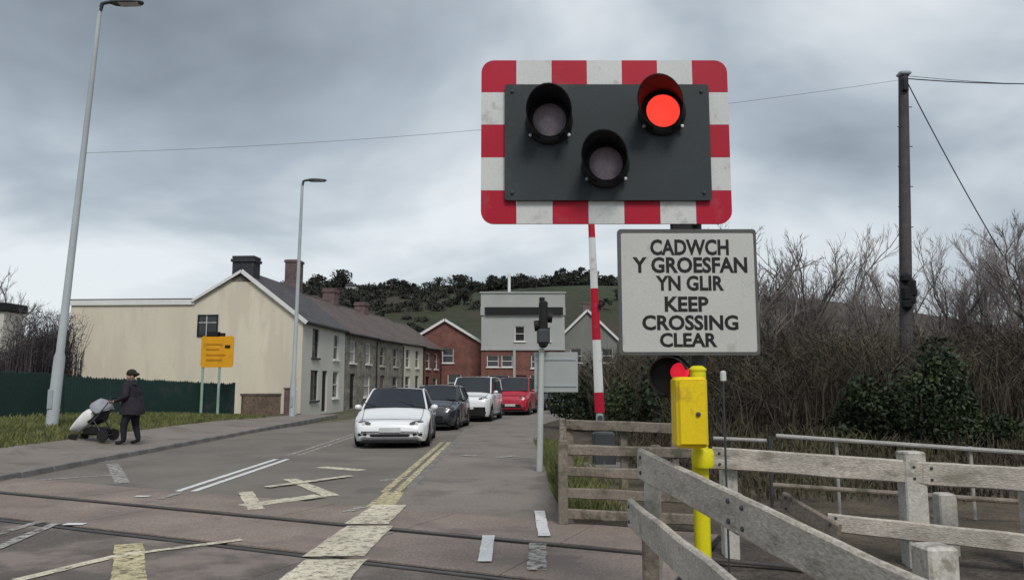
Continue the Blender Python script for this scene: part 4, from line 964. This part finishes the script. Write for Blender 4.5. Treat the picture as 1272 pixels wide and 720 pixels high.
# ================================================================== PERSON AND PUSHCHAIR
def skin_mesh(name,J,E,rootj,mats,region,parent,sub=2):
    me=bpy.data.meshes.new(name); names=list(J); me.from_pydata([J[k][0] for k in names],[(names.index(a),names.index(b)) for a,b in E],[])
    ob=bpy.data.objects.new(name,me); COL.objects.link(ob); md=ob.modifiers.new('s','SKIN'); md.use_smooth_shade=True
    sv=me.skin_vertices[0].data
    for i,k in enumerate(names):
        r=J[k][1]; sv[i].radius=r if isinstance(r,tuple) else (r,r); sv[i].use_root=(k==rootj)
    ob.modifiers.new('u','SUBSURF').levels=sub
    dg=bpy.context.evaluated_depsgraph_get(); m2=bpy.data.meshes.new_from_object(ob.evaluated_get(dg)); bpy.data.objects.remove(ob)
    m2.materials.clear()
    for m_ in mats: m2.materials.append(m_)
    for p in m2.polygons: p.material_index=region(p.center); p.use_smooth=True
    o=bpy.data.objects.new(name,m2); COL.objects.link(o); o.parent=parent; return o
def person():
    SK=M('skin',(.42,.27,.20),.6,.08,10); CO=M('dark_coat',(.028,.022,.032),.85,.25,6,.1); TR=M('dark_trousers',(.018,.019,.026),.9,.2,6,.1); SH=M('shoe',(.02,.018,.018),.6); HR=M('dark_hair',(.02,.015,.013),.7,.2,20)
    x,y=-9.1,18.5; z=gl(x,y)
    root=thing('person','person in dark coat and trousers standing behind a pushchair','person',(x,y,z))
    J={'pel':((.02,0,.92),(.17,.15)),'waist':((.0,0,1.08),(.165,.14)),'chest':((-.03,0,1.28),(.19,.16)),'neckb':((-.05,0,1.44),(.11,.09)),'neck':((-.06,0,1.52),.055),'head':((-.055,0,1.60),(.085,.09)),'crown':((-.045,0,1.70),(.088,.092)),
       'face':((-.03,-.06,1.62),(.06,.06))}
    E=[('pel','waist'),('waist','chest'),('chest','neckb'),('neckb','neck'),('neck','head'),('head','crown'),('head','face')]
    for s_,n_ in ((-1,'a'),(1,'b')):
        J.update({'sh'+n_:((-.05,s_*.19,1.40),.085),'el'+n_:((.0,s_*.26,1.14),.07),'wr'+n_:((-.22,s_*.22,1.03),.045),'pm'+n_:((-.285,s_*.215,1.015),(.035,.03)),
                  'hp'+n_:((.02,s_*.10,.84),.115),'kn'+n_:((-.02+s_*.07,s_*.10,.48),.075),'an'+n_:((.03+s_*.10,s_*.10,.09),.05),'to'+n_:((-.14+s_*.10,s_*.11,.045),(.045,.035))})
        E+=[('chest','sh'+n_),('sh'+n_,'el'+n_),('el'+n_,'wr'+n_),('wr'+n_,'pm'+n_),('pel','hp'+n_),('hp'+n_,'kn'+n_),('kn'+n_,'an'+n_),('an'+n_,'to'+n_)]
    def reg(c):
        if c.z>1.475: return 0
        if c.x<-.235 and c.z>.9: return 0
        if c.z<.10: return 3
        return 2 if c.z<.80 else 1
    skin_mesh('body',J,E,'pel',[SK,CO,TR,SH],reg,root)
    # fingers and thumb of each hand, curled round the handle bar
    for s_ in (-1,1):
        H=MB()
        for k in range(4):
            yy_=s_*.215-.030+.020*k; ln=(.9,1.0,.96,.8)[k]
            H.tube([(-.29,yy_,1.03),(-.29-.040*ln,yy_,1.035),(-.29-.062*ln,yy_,1.015),(-.29-.055*ln,yy_,.99),(-.29-.03*ln,yy_,.983)],[.010,.0095,.009,.008,.006],6)
        H.tube([(-.26,s_*.215-s_*.035,1.01),(-.29,s_*.215-s_*.05,.995),(-.315,s_*.215-s_*.035,.985)],[.012,.011,.008],6)
        H.build('fingers',SK,None,60).parent=root
    # coat skirt
    rs=[]
    for z_,rx,ry,cx_ in ((1.12,.185,.20,.0),(.98,.205,.225,.015),(.84,.225,.24,.02),(.72,.235,.25,.02)):
        rs.append([(cx_+rx*math.cos(a),ry*math.sin(a),z_+.01*math.sin(3*a)) for a in [2*math.pi*k/20 for k in range(20)]])
    MB().rings(rs).build('coat_skirt',CO,None,60).parent=root
    # hood of hair / hat with small peak to the right, scarf collar
    rs=[]
    for z_,r_ in ((1.61,.092),(1.66,.100),(1.71,.098),(1.755,.08),(1.785,.045),(1.795,.01)): rs.append([(-.04+r_*math.cos(a),.005+r_*1.0*math.sin(a)+(.02 if z_<1.65 else 0),z_) for a in [2*math.pi*k/16 for k in range(16)]])
    MB().rings(rs).build('hat',HR,None,60).parent=root
    MB().lathe((.06,-.03,1.675),(.9,-.25,-.1),[(0,.05),(.05,.04),(.09,.012)],12).build('hat_peak',HR,None,60).parent=root
    rs=[]
    for z_,r_ in ((1.42,.13),(1.46,.12),(1.51,.10),(1.53,.085)): rs.append([(-.05+r_*math.cos(a),r_*math.sin(a),z_) for a in [2*math.pi*k/16 for k in range(16)]])
    MB().rings(rs).build('collar',CO,None,60).parent=root
    ft=MB()
    for s_ in (-.03,.03): ft.lathe((-.03+s_,-.115,1.635),(0,-1,0),[(0,.011),(.006,.009),(.009,.003)],8)
    ft.build('eye',BLACK,None,60).parent=root
    MB().tube([(-.03,-.11,1.63),(-.03,-.135,1.60),(-.03,-.115,1.59)],[.008,.014,.008],8).build('nose',SK,None,60).parent=root
    MB().tube([(-.055,-.108,1.565),(-.03,-.117,1.563),(-.005,-.108,1.565)],[.004,.007,.004],6).build('mouth',M('lip',(.3,.12,.11),.5),None,60).parent=root
    # ---- pushchair in front (to the left)
    root.scale=(1.18,1.2,1.0); px,py=x-.85,y-.02; pr=thing('pushchair','pushchair with white foot cover and grey hood on the far pavement','pushchair',(px,py,gl(px,py)))
    GH=M('grey_hood',(.30,.31,.34),.8,.2,8,.1); WC=M('white_cover',(.72,.72,.70),.85,.1,6,.08); 
    def add(nm,mb_,mat,sm=None,par=None):
        o=mb_.build(nm,mat,None,sm); o.parent=par or pr; return o
    for s_ in (-1,1):
        add('frame',MB().tube([(.47,s_*.22,1.015),(.38,s_*.23,.86),(.10,s_*.24,.50),(-.34,s_*.22,.12)],.014,8),DARKP,50)
        add('frame',MB().tube([(.10,s_*.24,.50),(.34,s_*.25,.14)],.014,8),DARKP,50)
        for wx,wr_ in ((.34,.14),(-.36,.095)):
            wh=add('wheel',MB().lathe((wx,s_*.25-.02,wr_),(0,1,0),[(0,wr_*.7),(0,wr_*.95),(.01,wr_),(.03,wr_),(.04,wr_*.95),(.04,wr_*.7)],18),RUBBER,40)
            rm=MB(); rm.lathe((wx,s_*.25-.015,wr_),(0,1,0),[(0,wr_*.22),(.03,wr_*.22)],10)
            for k in range(6): rm.tube([(wx,s_*.25,wr_),(wx+math.cos(k*1.047)*wr_*.75,s_*.25,wr_+math.sin(k*1.047)*wr_*.75)],.008,5)
            add('hub',rm,ALLOY,None,wh)
    add('handle',MB().tube([(.47,-.22,1.015),(.47,.22,1.015)],.017,8),BLACK,50)
    add('axle',MB().tube([(.34,-.25,.14),(.34,.25,.14)],.012,6),DARKP); add('axle',MB().tube([(-.36,-.25,.10),(-.36,.25,.10)],.012,6),DARKP)
    add('basket',MB().box((.06,0,.24),(.5,.36,.18),bev=.04),BLACK)
    rs=[]
    for xx,zz,h_,w2 in ((.24,.62,.30,.18),(.10,.52,.22,.20),(-.08,.47,.17,.21),(-.22,.46,.16,.21)):
        rs.append([(xx+.0,w2*math.cos(a),zz+h_*.55*math.sin(a)) for a in [2*math.pi*k/14 for k in range(14)]])
    add('seat',MB().rings(rs),BLACK,60)
    # hood: segmented dome
    V=[];n=10;m=9
    for i in range(n+1):
        a=R(15+i*135/n)
        for j in range(m): 
            t_=R(-90+180*j/(m-1)); rr=.30+.012*((i%3)==0); V.append((.14+rr*math.cos(a)*math.cos(t_)*1.0,.235*math.sin(t_),.66+rr*1.12*math.sin(a)*math.cos(t_)))
    add('hood',MB().add(V,[(i*m+j,i*m+j+1,(i+1)*m+j+1,(i+1)*m+j) for i in range(n) for j in range(m-1)]),GH,60)
    # white foot cover: soft lump draped over the foot end
    rs=[]
    for u in range(9):
        t_=u/8; xx=.02-.50*t_; zc=.66-.16*t_-.16*t_*t_; hh=.05+.16*math.sin(math.pi*min(1,t_*.8+.18)); w2=.22+.03*math.sin(t_*5)
        rs.append([(xx,w2*math.cos(a)*(1+.05*math.sin(3*a+u)),zc-.04+hh*math.sin(a)*(1 if math.sin(a)>0 else 1.35)) for a in [2*math.pi*k/18 for k in range(18)]])
    add('foot_cover',MB().rings(rs),WC,60)
person()

# ================================================================== VEGETATION
def grow(seed,H,nl=4,spread=.55,r0=.09,kids=(5,5,5),twig_r=.009,lean=0):
    rnd=random.Random(seed); T=MB(); C=MB()
    def branch(p,d,L,r,lev):
        n=5 if lev<2 else 3; pts=[p]; q=Vector(p); dd=Vector(d)
        for i in range(n):
            dd=(dd+Vector((rnd.gauss(0,.13),rnd.gauss(0,.13),rnd.gauss(.05,.08)))).normalized(); q=q+dd*L/n; pts.append(q)
        rr=[max(twig_r*.55,r*(1-.72*i/n)) for i in range(n+1)]
        (T if lev<2 else C).tube(pts,rr,6 if lev==0 else (4 if lev==1 else 3),cap=False)
        if lev>=nl: return
        k=kids[min(lev,len(kids)-1)]+rnd.randint(0,2)
        for j in range(k):
            t=rnd.uniform(.25 if lev==0 else .15,1.0); i=min(n-1,int(t*n)); o=pts[i].lerp(pts[i+1],t*n-i); ax=(pts[i+1]-pts[i]).normalized()
            pr=ax.orthogonal().normalized(); pr.rotate(Matrix.Rotation(rnd.uniform(0,6.28),3,ax)); sp=rnd.uniform(.6,1.2)*spread
            nd_=(ax+pr*sp*1.2+Vector((0,0,.15))).normalized(); branch(o,nd_,L*rnd.uniform(.42,.68)*(1.05-.3*t),max(twig_r,r*rnd.uniform(.38,.55)),lev+1)
    stems=rnd.choice([1,2,2,3])
    for k in range(stems):
        branch(Vector((rnd.uniform(-.15,.15)*stems,rnd.uniform(-.15,.15)*stems,-.1)),Vector((rnd.gauss(lean,.16),rnd.gauss(0,.16),1)).normalized(),H*rnd.uniform(.62,.75),r0*rnd.uniform(.8,1.1),0)
    return T,C
def tree_proto(seed,H,tw,**k):
    T,C=grow(seed,H,**k); root=thing('bare_tree','x','tree',(0,0,0)); t=T.build('trunk',BARK,None,60); t.parent=root; c=C.build('crown',tw); c.parent=root; return root
LB='pale bare tree within the middle of the right hand thicket'; GB='bare trees of the thicket on the right'
protos=[tree_proto(11,5.6,TWIG,nl=4,kids=(6,5,4,2),twig_r=.007),tree_proto(23,6.2,TWIGP,nl=4,kids=(6,5,4,2),spread=.45,twig_r=.007),tree_proto(37,5.0,TWIG,nl=4,kids=(6,5,4,2),spread=.7,twig_r=.007),tree_proto(41,6.6,TWIGP,nl=4,kids=(6,5,4,2),spread=.5,twig_r=.007)]
rnd=random.Random(5); used=[False]*4
def put(i,x,y,s_,label,group,z=0):
    if not used[i]: o=protos[i]; used[i]=True
    else: o=copy_tree(protos[i])
    o.location=(x,y,z-.05); o.rotation_euler.z=rnd.uniform(0,6.28); o.scale=(s_,s_,s_); o['label']=label; o['category']='tree'
    if group: o['group']=group
    elif 'group' in o: del o['group']
    return o
for px,d,pyt in ((950,23,282),(985,25,300),(1012,27,318),(1046,26,300),(1078,24,335),(1168,25,325),(1205,26,305),(1240,24,300),(1268,25,285),(1300,22,275),(966,28,335),(1160,29,330),(900,30,345),(1330,26,290)):
    x=(px-636)/F*d; H=at(px,pyt,d).z; i=rnd.randrange(4); put(i,x,d,H/(5.6,6.2,5.0,6.6)[i]*1.0,{950:'tall bare tree rising right beside the white crossing sign',1078:'bare tree closest to the left of the utility pole',1168:'bare tree closest to the right of the utility pole',1268:'tall bare tree at the right edge of the picture',900:'bare tree mostly hidden behind the white crossing sign'}.get(px,LB),GB,.2)
for px,d,pyt in ((10,64,345),):
    x=(px-636)/F*d; H=at(px,pyt,d).z; i=rnd.choice([1,3]); put(i,x,d,H/(5.6,6.2,5.0,6.6)[i],'lone bare tree top beyond the outbuilding at the left edge',None)
# tangled scrub: arching stems, many of them
def scrub(name,label,n,fn,hfn,mat,wd=.02,seed=1,arc=.7,nt=0):
    rs=np.random.RandomState(seed); V=[];Fc=[]
    for i in range(n):
        x,y,z=fn(rs); h=hfn(x,y)*rs.uniform(.35,1.05); a=rs.uniform(0,6.283); ln=h*rs.uniform(.1,1)*arc; w_=wd*rs.uniform(.5,1.3); b=rs.uniform(0,6.283); ux,uy=math.cos(b)*w_,math.sin(b)*w_
        z0=z+ (rs.uniform(0,.55)*h); k=len(V)
        for t in (0,.4,.75,1.0):
            c=1-t*.75; px_=x+math.cos(a)*ln*t*t; py_=y+math.sin(a)*ln*t*t; pz=z0+(h-(z0-z))*math.sin(t*1.75)/math.sin(1.571)
            V+=[(px_-ux*c,py_-uy*c,pz),(px_+ux*c,py_+uy*c,pz)]
        Fc+=[(k,k+1,k+3,k+2),(k+2,k+3,k+5,k+4),(k+4,k+5,k+7,k+6)]
    for i in range(nt):          # fine side twigs lying every way through the mass
        x,y,z=fn(rs); h=hfn(x,y); p=np.array([x,y,z+h*rs.uniform(.05,1.06)]); d=rs.normal(0,1,3)+np.array([0,0,.5]); d/=np.linalg.norm(d); b=np.cross(d,rs.normal(0,1,3)); b/=np.linalg.norm(b)+1e-6; L=rs.uniform(.15,.55); w_=wd*rs.uniform(.3,.7); k=len(V)
        m=p+d*L*.5+rs.normal(0,.05,3); e_=p+d*L
        V+=[tuple(p-b*w_),tuple(p+b*w_),tuple(m+b*w_*.7),tuple(m-b*w_*.7),tuple(e_)]; Fc+=[(k,k+1,k+2,k+3),(k+3,k+2,k+4)]
    return tag(stuff(raw(name,V,Fc,mat)),label,'scrub')
def f1(rs): 
    x=rs.uniform(3.6,24); y=17.0+rs.beta(1.3,1.6)*9; return x,y,.15
def h1_(x,y):
    px=636+x/y*F; base=2.25+.25*math.sin(x*.9)+.2*math.sin(x*2.3+1)+(y-19)*.08+.35*sstep(11,15,x); return base*(.55+.45*sstep(3.6,7.5,x))*1.05
scrub('scrub','brown leafless scrub filling the ground under the bare trees',22000,f1,h1_,SCRUB,.016,3,1.3,30000)
def f2(rs):
    x=rs.uniform(2.6,9); y=rs.uniform(22,34); return x,y,.1
def f4(rs):
    y=rs.uniform(10.4,17); x=rs.uniform(2.2,13); return x,y,.0
scrub('bramble','low dark brown brambles on the ground behind the handrail',9000,f4,lambda x,y:.30+.5*sstep(12,17,y),M('bramble_stems',(.07,.05,.04),.95,.35,.5,0,col2=(.075,.07,.04)),.018,17)
scrub('scrub','dark brown brambles behind the barrier arm and red lamp',6000,f2,lambda x,y:2.6+.4*math.sin(x*1.3),SCRUB,.02,8,1.2,9000)
def f3(rs):
    x=rs.uniform(-34,-18.9); y=rs.uniform(30,34); return x,y,.1
PURP=M('purple_stems',(.085,.072,.078),.95,.3,.5,0)
scrub('hedge','dense dark leafless hedge behind the green fence at left',12000,f3,lambda x,y:4.2-1.75*sstep(-19.6,-20.6,x)+.12*math.sin(x*3),PURP,.02,12,.32,60000)
# leafy bushes
def bush(name,label,c,rx,ry,rz,n,leaf,mat,seed,cat='bush',lumps=14):
    rs=np.random.RandomState(seed); root=thing(name,label,cat,(c[0],c[1],c[2])); V=[];Fc=[]
    L=[(rs.normal(0,.45)*rx,rs.normal(0,.45)*ry,abs(rs.normal(.42,.30))*rz,rs.uniform(.22,.42)) for _ in range(lumps)]
    for i in range(n):
        lx,ly,lz,lr=L[rs.randint(lumps)]; d=rs.normal(0,1,3); d/=np.linalg.norm(d); r_=lr*rs.uniform(.55,1.08)
        p=np.array([lx+d[0]*r_*rx,ly+d[1]*r_*ry,max(.02,lz+d[2]*r_*rz)]); a=rs.normal(0,1,3); a/=np.linalg.norm(a); b=np.cross(a,d+rs.normal(0,.5,3)); b/=np.linalg.norm(b)+1e-6
        s_=leaf*rs.uniform(.6,1.4); k=len(V); V+=[tuple(p-a*s_),tuple(p+b*s_*.55),tuple(p+a*s_),tuple(p-b*s_*.55)]; Fc.append((k,k+1,k+2,k+3))
    f=raw('foliage',V,Fc,mat); f.parent=root
    st=MB()
    for lx,ly,lz,lr in L: st.tube([(lx*.15,ly*.15,-.1),(lx*.6,ly*.6,lz*.6),(lx,ly,lz)],[.05,.035,.015],5)
    s_=st.build('stem',BARK,None); s_.parent=root; return root
d=15.8
bush('evergreen_bush','rounded dark green bush in front of the brown thicket at right',((1135-636)/F*d,d,.1),1.3,1.1,1.75,14000,.05,IVY,4,lumps=24)
bush('evergreen_bush','smaller dark green bush low beside the larger one',((1050-636)/F*16.8,16.8,.1),1.0,.8,1.0,5000,.05,IVY,9,lumps=12)
bush('evergreen_bush','dark ivy clump at the far right behind the handrail',((1225-636)/F*16.3,16.3,.1),1.2,.8,1.1,5000,.05,IVY,15,lumps=12)
bush('roadside_bush','dark leafy bush behind the raised barrier arm',((735-636)/F*27,27,.0),1.4,1.1,2.0,4500,.08,IVY,21,lumps=12)
bush('roadside_bush','dark shrub behind the round red lamp',((800-636)/F*20,20,.0),1.5,1.0,2.1,5500,.06,IVY,27,lumps=14)
bush('wall_shrub','thin brown shrub above the green fence against cream wall',((112-636)/F*33,33,.1),.8,.5,1.9,380,.05,SCRUB,33,lumps=9)
bush('wall_shrub','small bare shrub topping the green fence beside the yellow sign',((220-636)/F*34,34,.1),.9,.4,1.75,320,.05,SCRUB,35,lumps=9)
# far trees on the hill
def hill_tree(seed,conifer=False):
    rs=np.random.RandomState(seed); root=thing('hill_tree','dark tree on the skyline of the distant hill','tree',(0,0,0),'trees along the hill skyline'); V=[];Fc=[]
    lumps=[(rs.normal(0,1.6),rs.normal(0,1.6),rs.uniform(2.5,7.5),rs.uniform(1.2,2.4)) for _ in range(9)] if not conifer else [(0,0,1.5+k*.8,2.0-k*.22) for k in range(8)]
    for i in range(900):
        lx,ly,lz,lr=lumps[rs.randint(len(lumps))]; d=rs.normal(0,1,3); d/=np.linalg.norm(d); r_=lr*rs.uniform(.4,1.1); p=np.array([lx,ly,lz])+d*r_*np.array([1,1,.8]); a=rs.normal(0,1,3); b=rs.normal(0,1,3); a/=np.linalg.norm(a); b/=np.linalg.norm(b); s_=rs.uniform(.2,.5)
        k=len(V); V+=[tuple(p-a*s_),tuple(p+b*s_),tuple(p+a*s_),tuple(p-b*s_)]; Fc.append((k,k+1,k+2,k+3))
    f=raw('crown',V,Fc,FARLEAF); f.parent=root
    t=MB().tube([(0,0,-.8),(.1,0,2),(0,.1,6.5)],[.32,.24,.08],6).build('trunk',BARK); t.parent=root
    return root
HP=[hill_tree(1),hill_tree(2),hill_tree(3),hill_tree(4,True)]; hu=[False]*4; rh=random.Random(12)
def ridge_wood():
    rs=np.random.RandomState(77); V=[];Fc=[]
    lum=[]
    for k in range(230):
        y=rs.uniform(286,308); px=rs.uniform(340,790); x=(px-636)/F*y; lum.append((x,y,hill_z(x,y)+rs.uniform(.3,3.4),rs.uniform(1.2,2.6)))
    for k in range(60):
        y=rs.uniform(225,285); px=rs.uniform(340,640); x=(px-636)/F*y; lum.append((x,y,hill_z(x,y)+rs.uniform(.3,1.2),rs.uniform(1.0,2.0)))
    for k in range(110):
        y=rs.uniform(165,290); px=rs.uniform(330,525); x=(px-636)/F*y; lum.append((x,y,hill_z(x,y)+rs.uniform(.1,.8),rs.uniform(.8,1.8)))
    for i in range(52000):
        lx,ly,lz,lr=lum[rs.randint(len(lum))]; d=rs.normal(0,1,3); d/=np.linalg.norm(d); p=np.array([lx,ly,lz])+d*lr*rs.uniform(.5,1.1)*np.array([1.5,1.2,.9]); a=rs.normal(0,1,3); b=rs.normal(0,1,3); a/=np.linalg.norm(a); b/=np.linalg.norm(b); s_=rs.uniform(.25,.55)
        k=len(V); V+=[tuple(p-a*s_),tuple(p+b*s_),tuple(p+a*s_),tuple(p-b*s_)]; Fc.append((k,k+1,k+2,k+3))
    tag(stuff(raw('woodland',V,Fc,FARLEAF)),'dark band of woodland along the hill skyline','woodland')
ridge_wood()
for k in range(60):
    px=rh.uniform(350,775); 
    if k<48: y=rh.uniform(292,306)
    elif k<56: y=rh.uniform(262,290)
    else: y=rh.uniform(200,250)
    x=(px-636)/F*y; i=rh.choices([0,1,2,3],[4,4,4,2])[0]
    o=HP[i] if not hu[i] else copy_tree(HP[i]); hu[i]=True
    s_=rh.uniform(.5,1.25)*(.8 if k>=48 else 1); o.location=(x,y,hill_z(x,y)-.3); o.rotation_euler.z=rh.uniform(0,6.28); o.scale=(s_*rh.uniform(.9,1.3),s_,s_*rh.uniform(.75,1.0))
for i in range(4):
    if not hu[i]:
        for ch in list(HP[i].children): bpy.data.objects.remove(ch)
        bpy.data.objects.remove(HP[i])
# small white house on the hill side
def far_house():
    y=282; x=(436-636)/F*y; z=hill_z(x,y); root=thing('hill_house','tiny pale house among trees high on the hillside','house',(x,y,z-.4))
    mb=MB(); mb.box((0,0,1.2),(4,6,3)); mb.build('wall',RENDERG).parent=root
    mb=MB(); mb.prism([(-2.2,-3.4,2.6),(2.2,-3.4,2.6),(0,-3.4,4.0)],(0,6.8,0)); mb.build('roof',SLATE).parent=root
far_house()
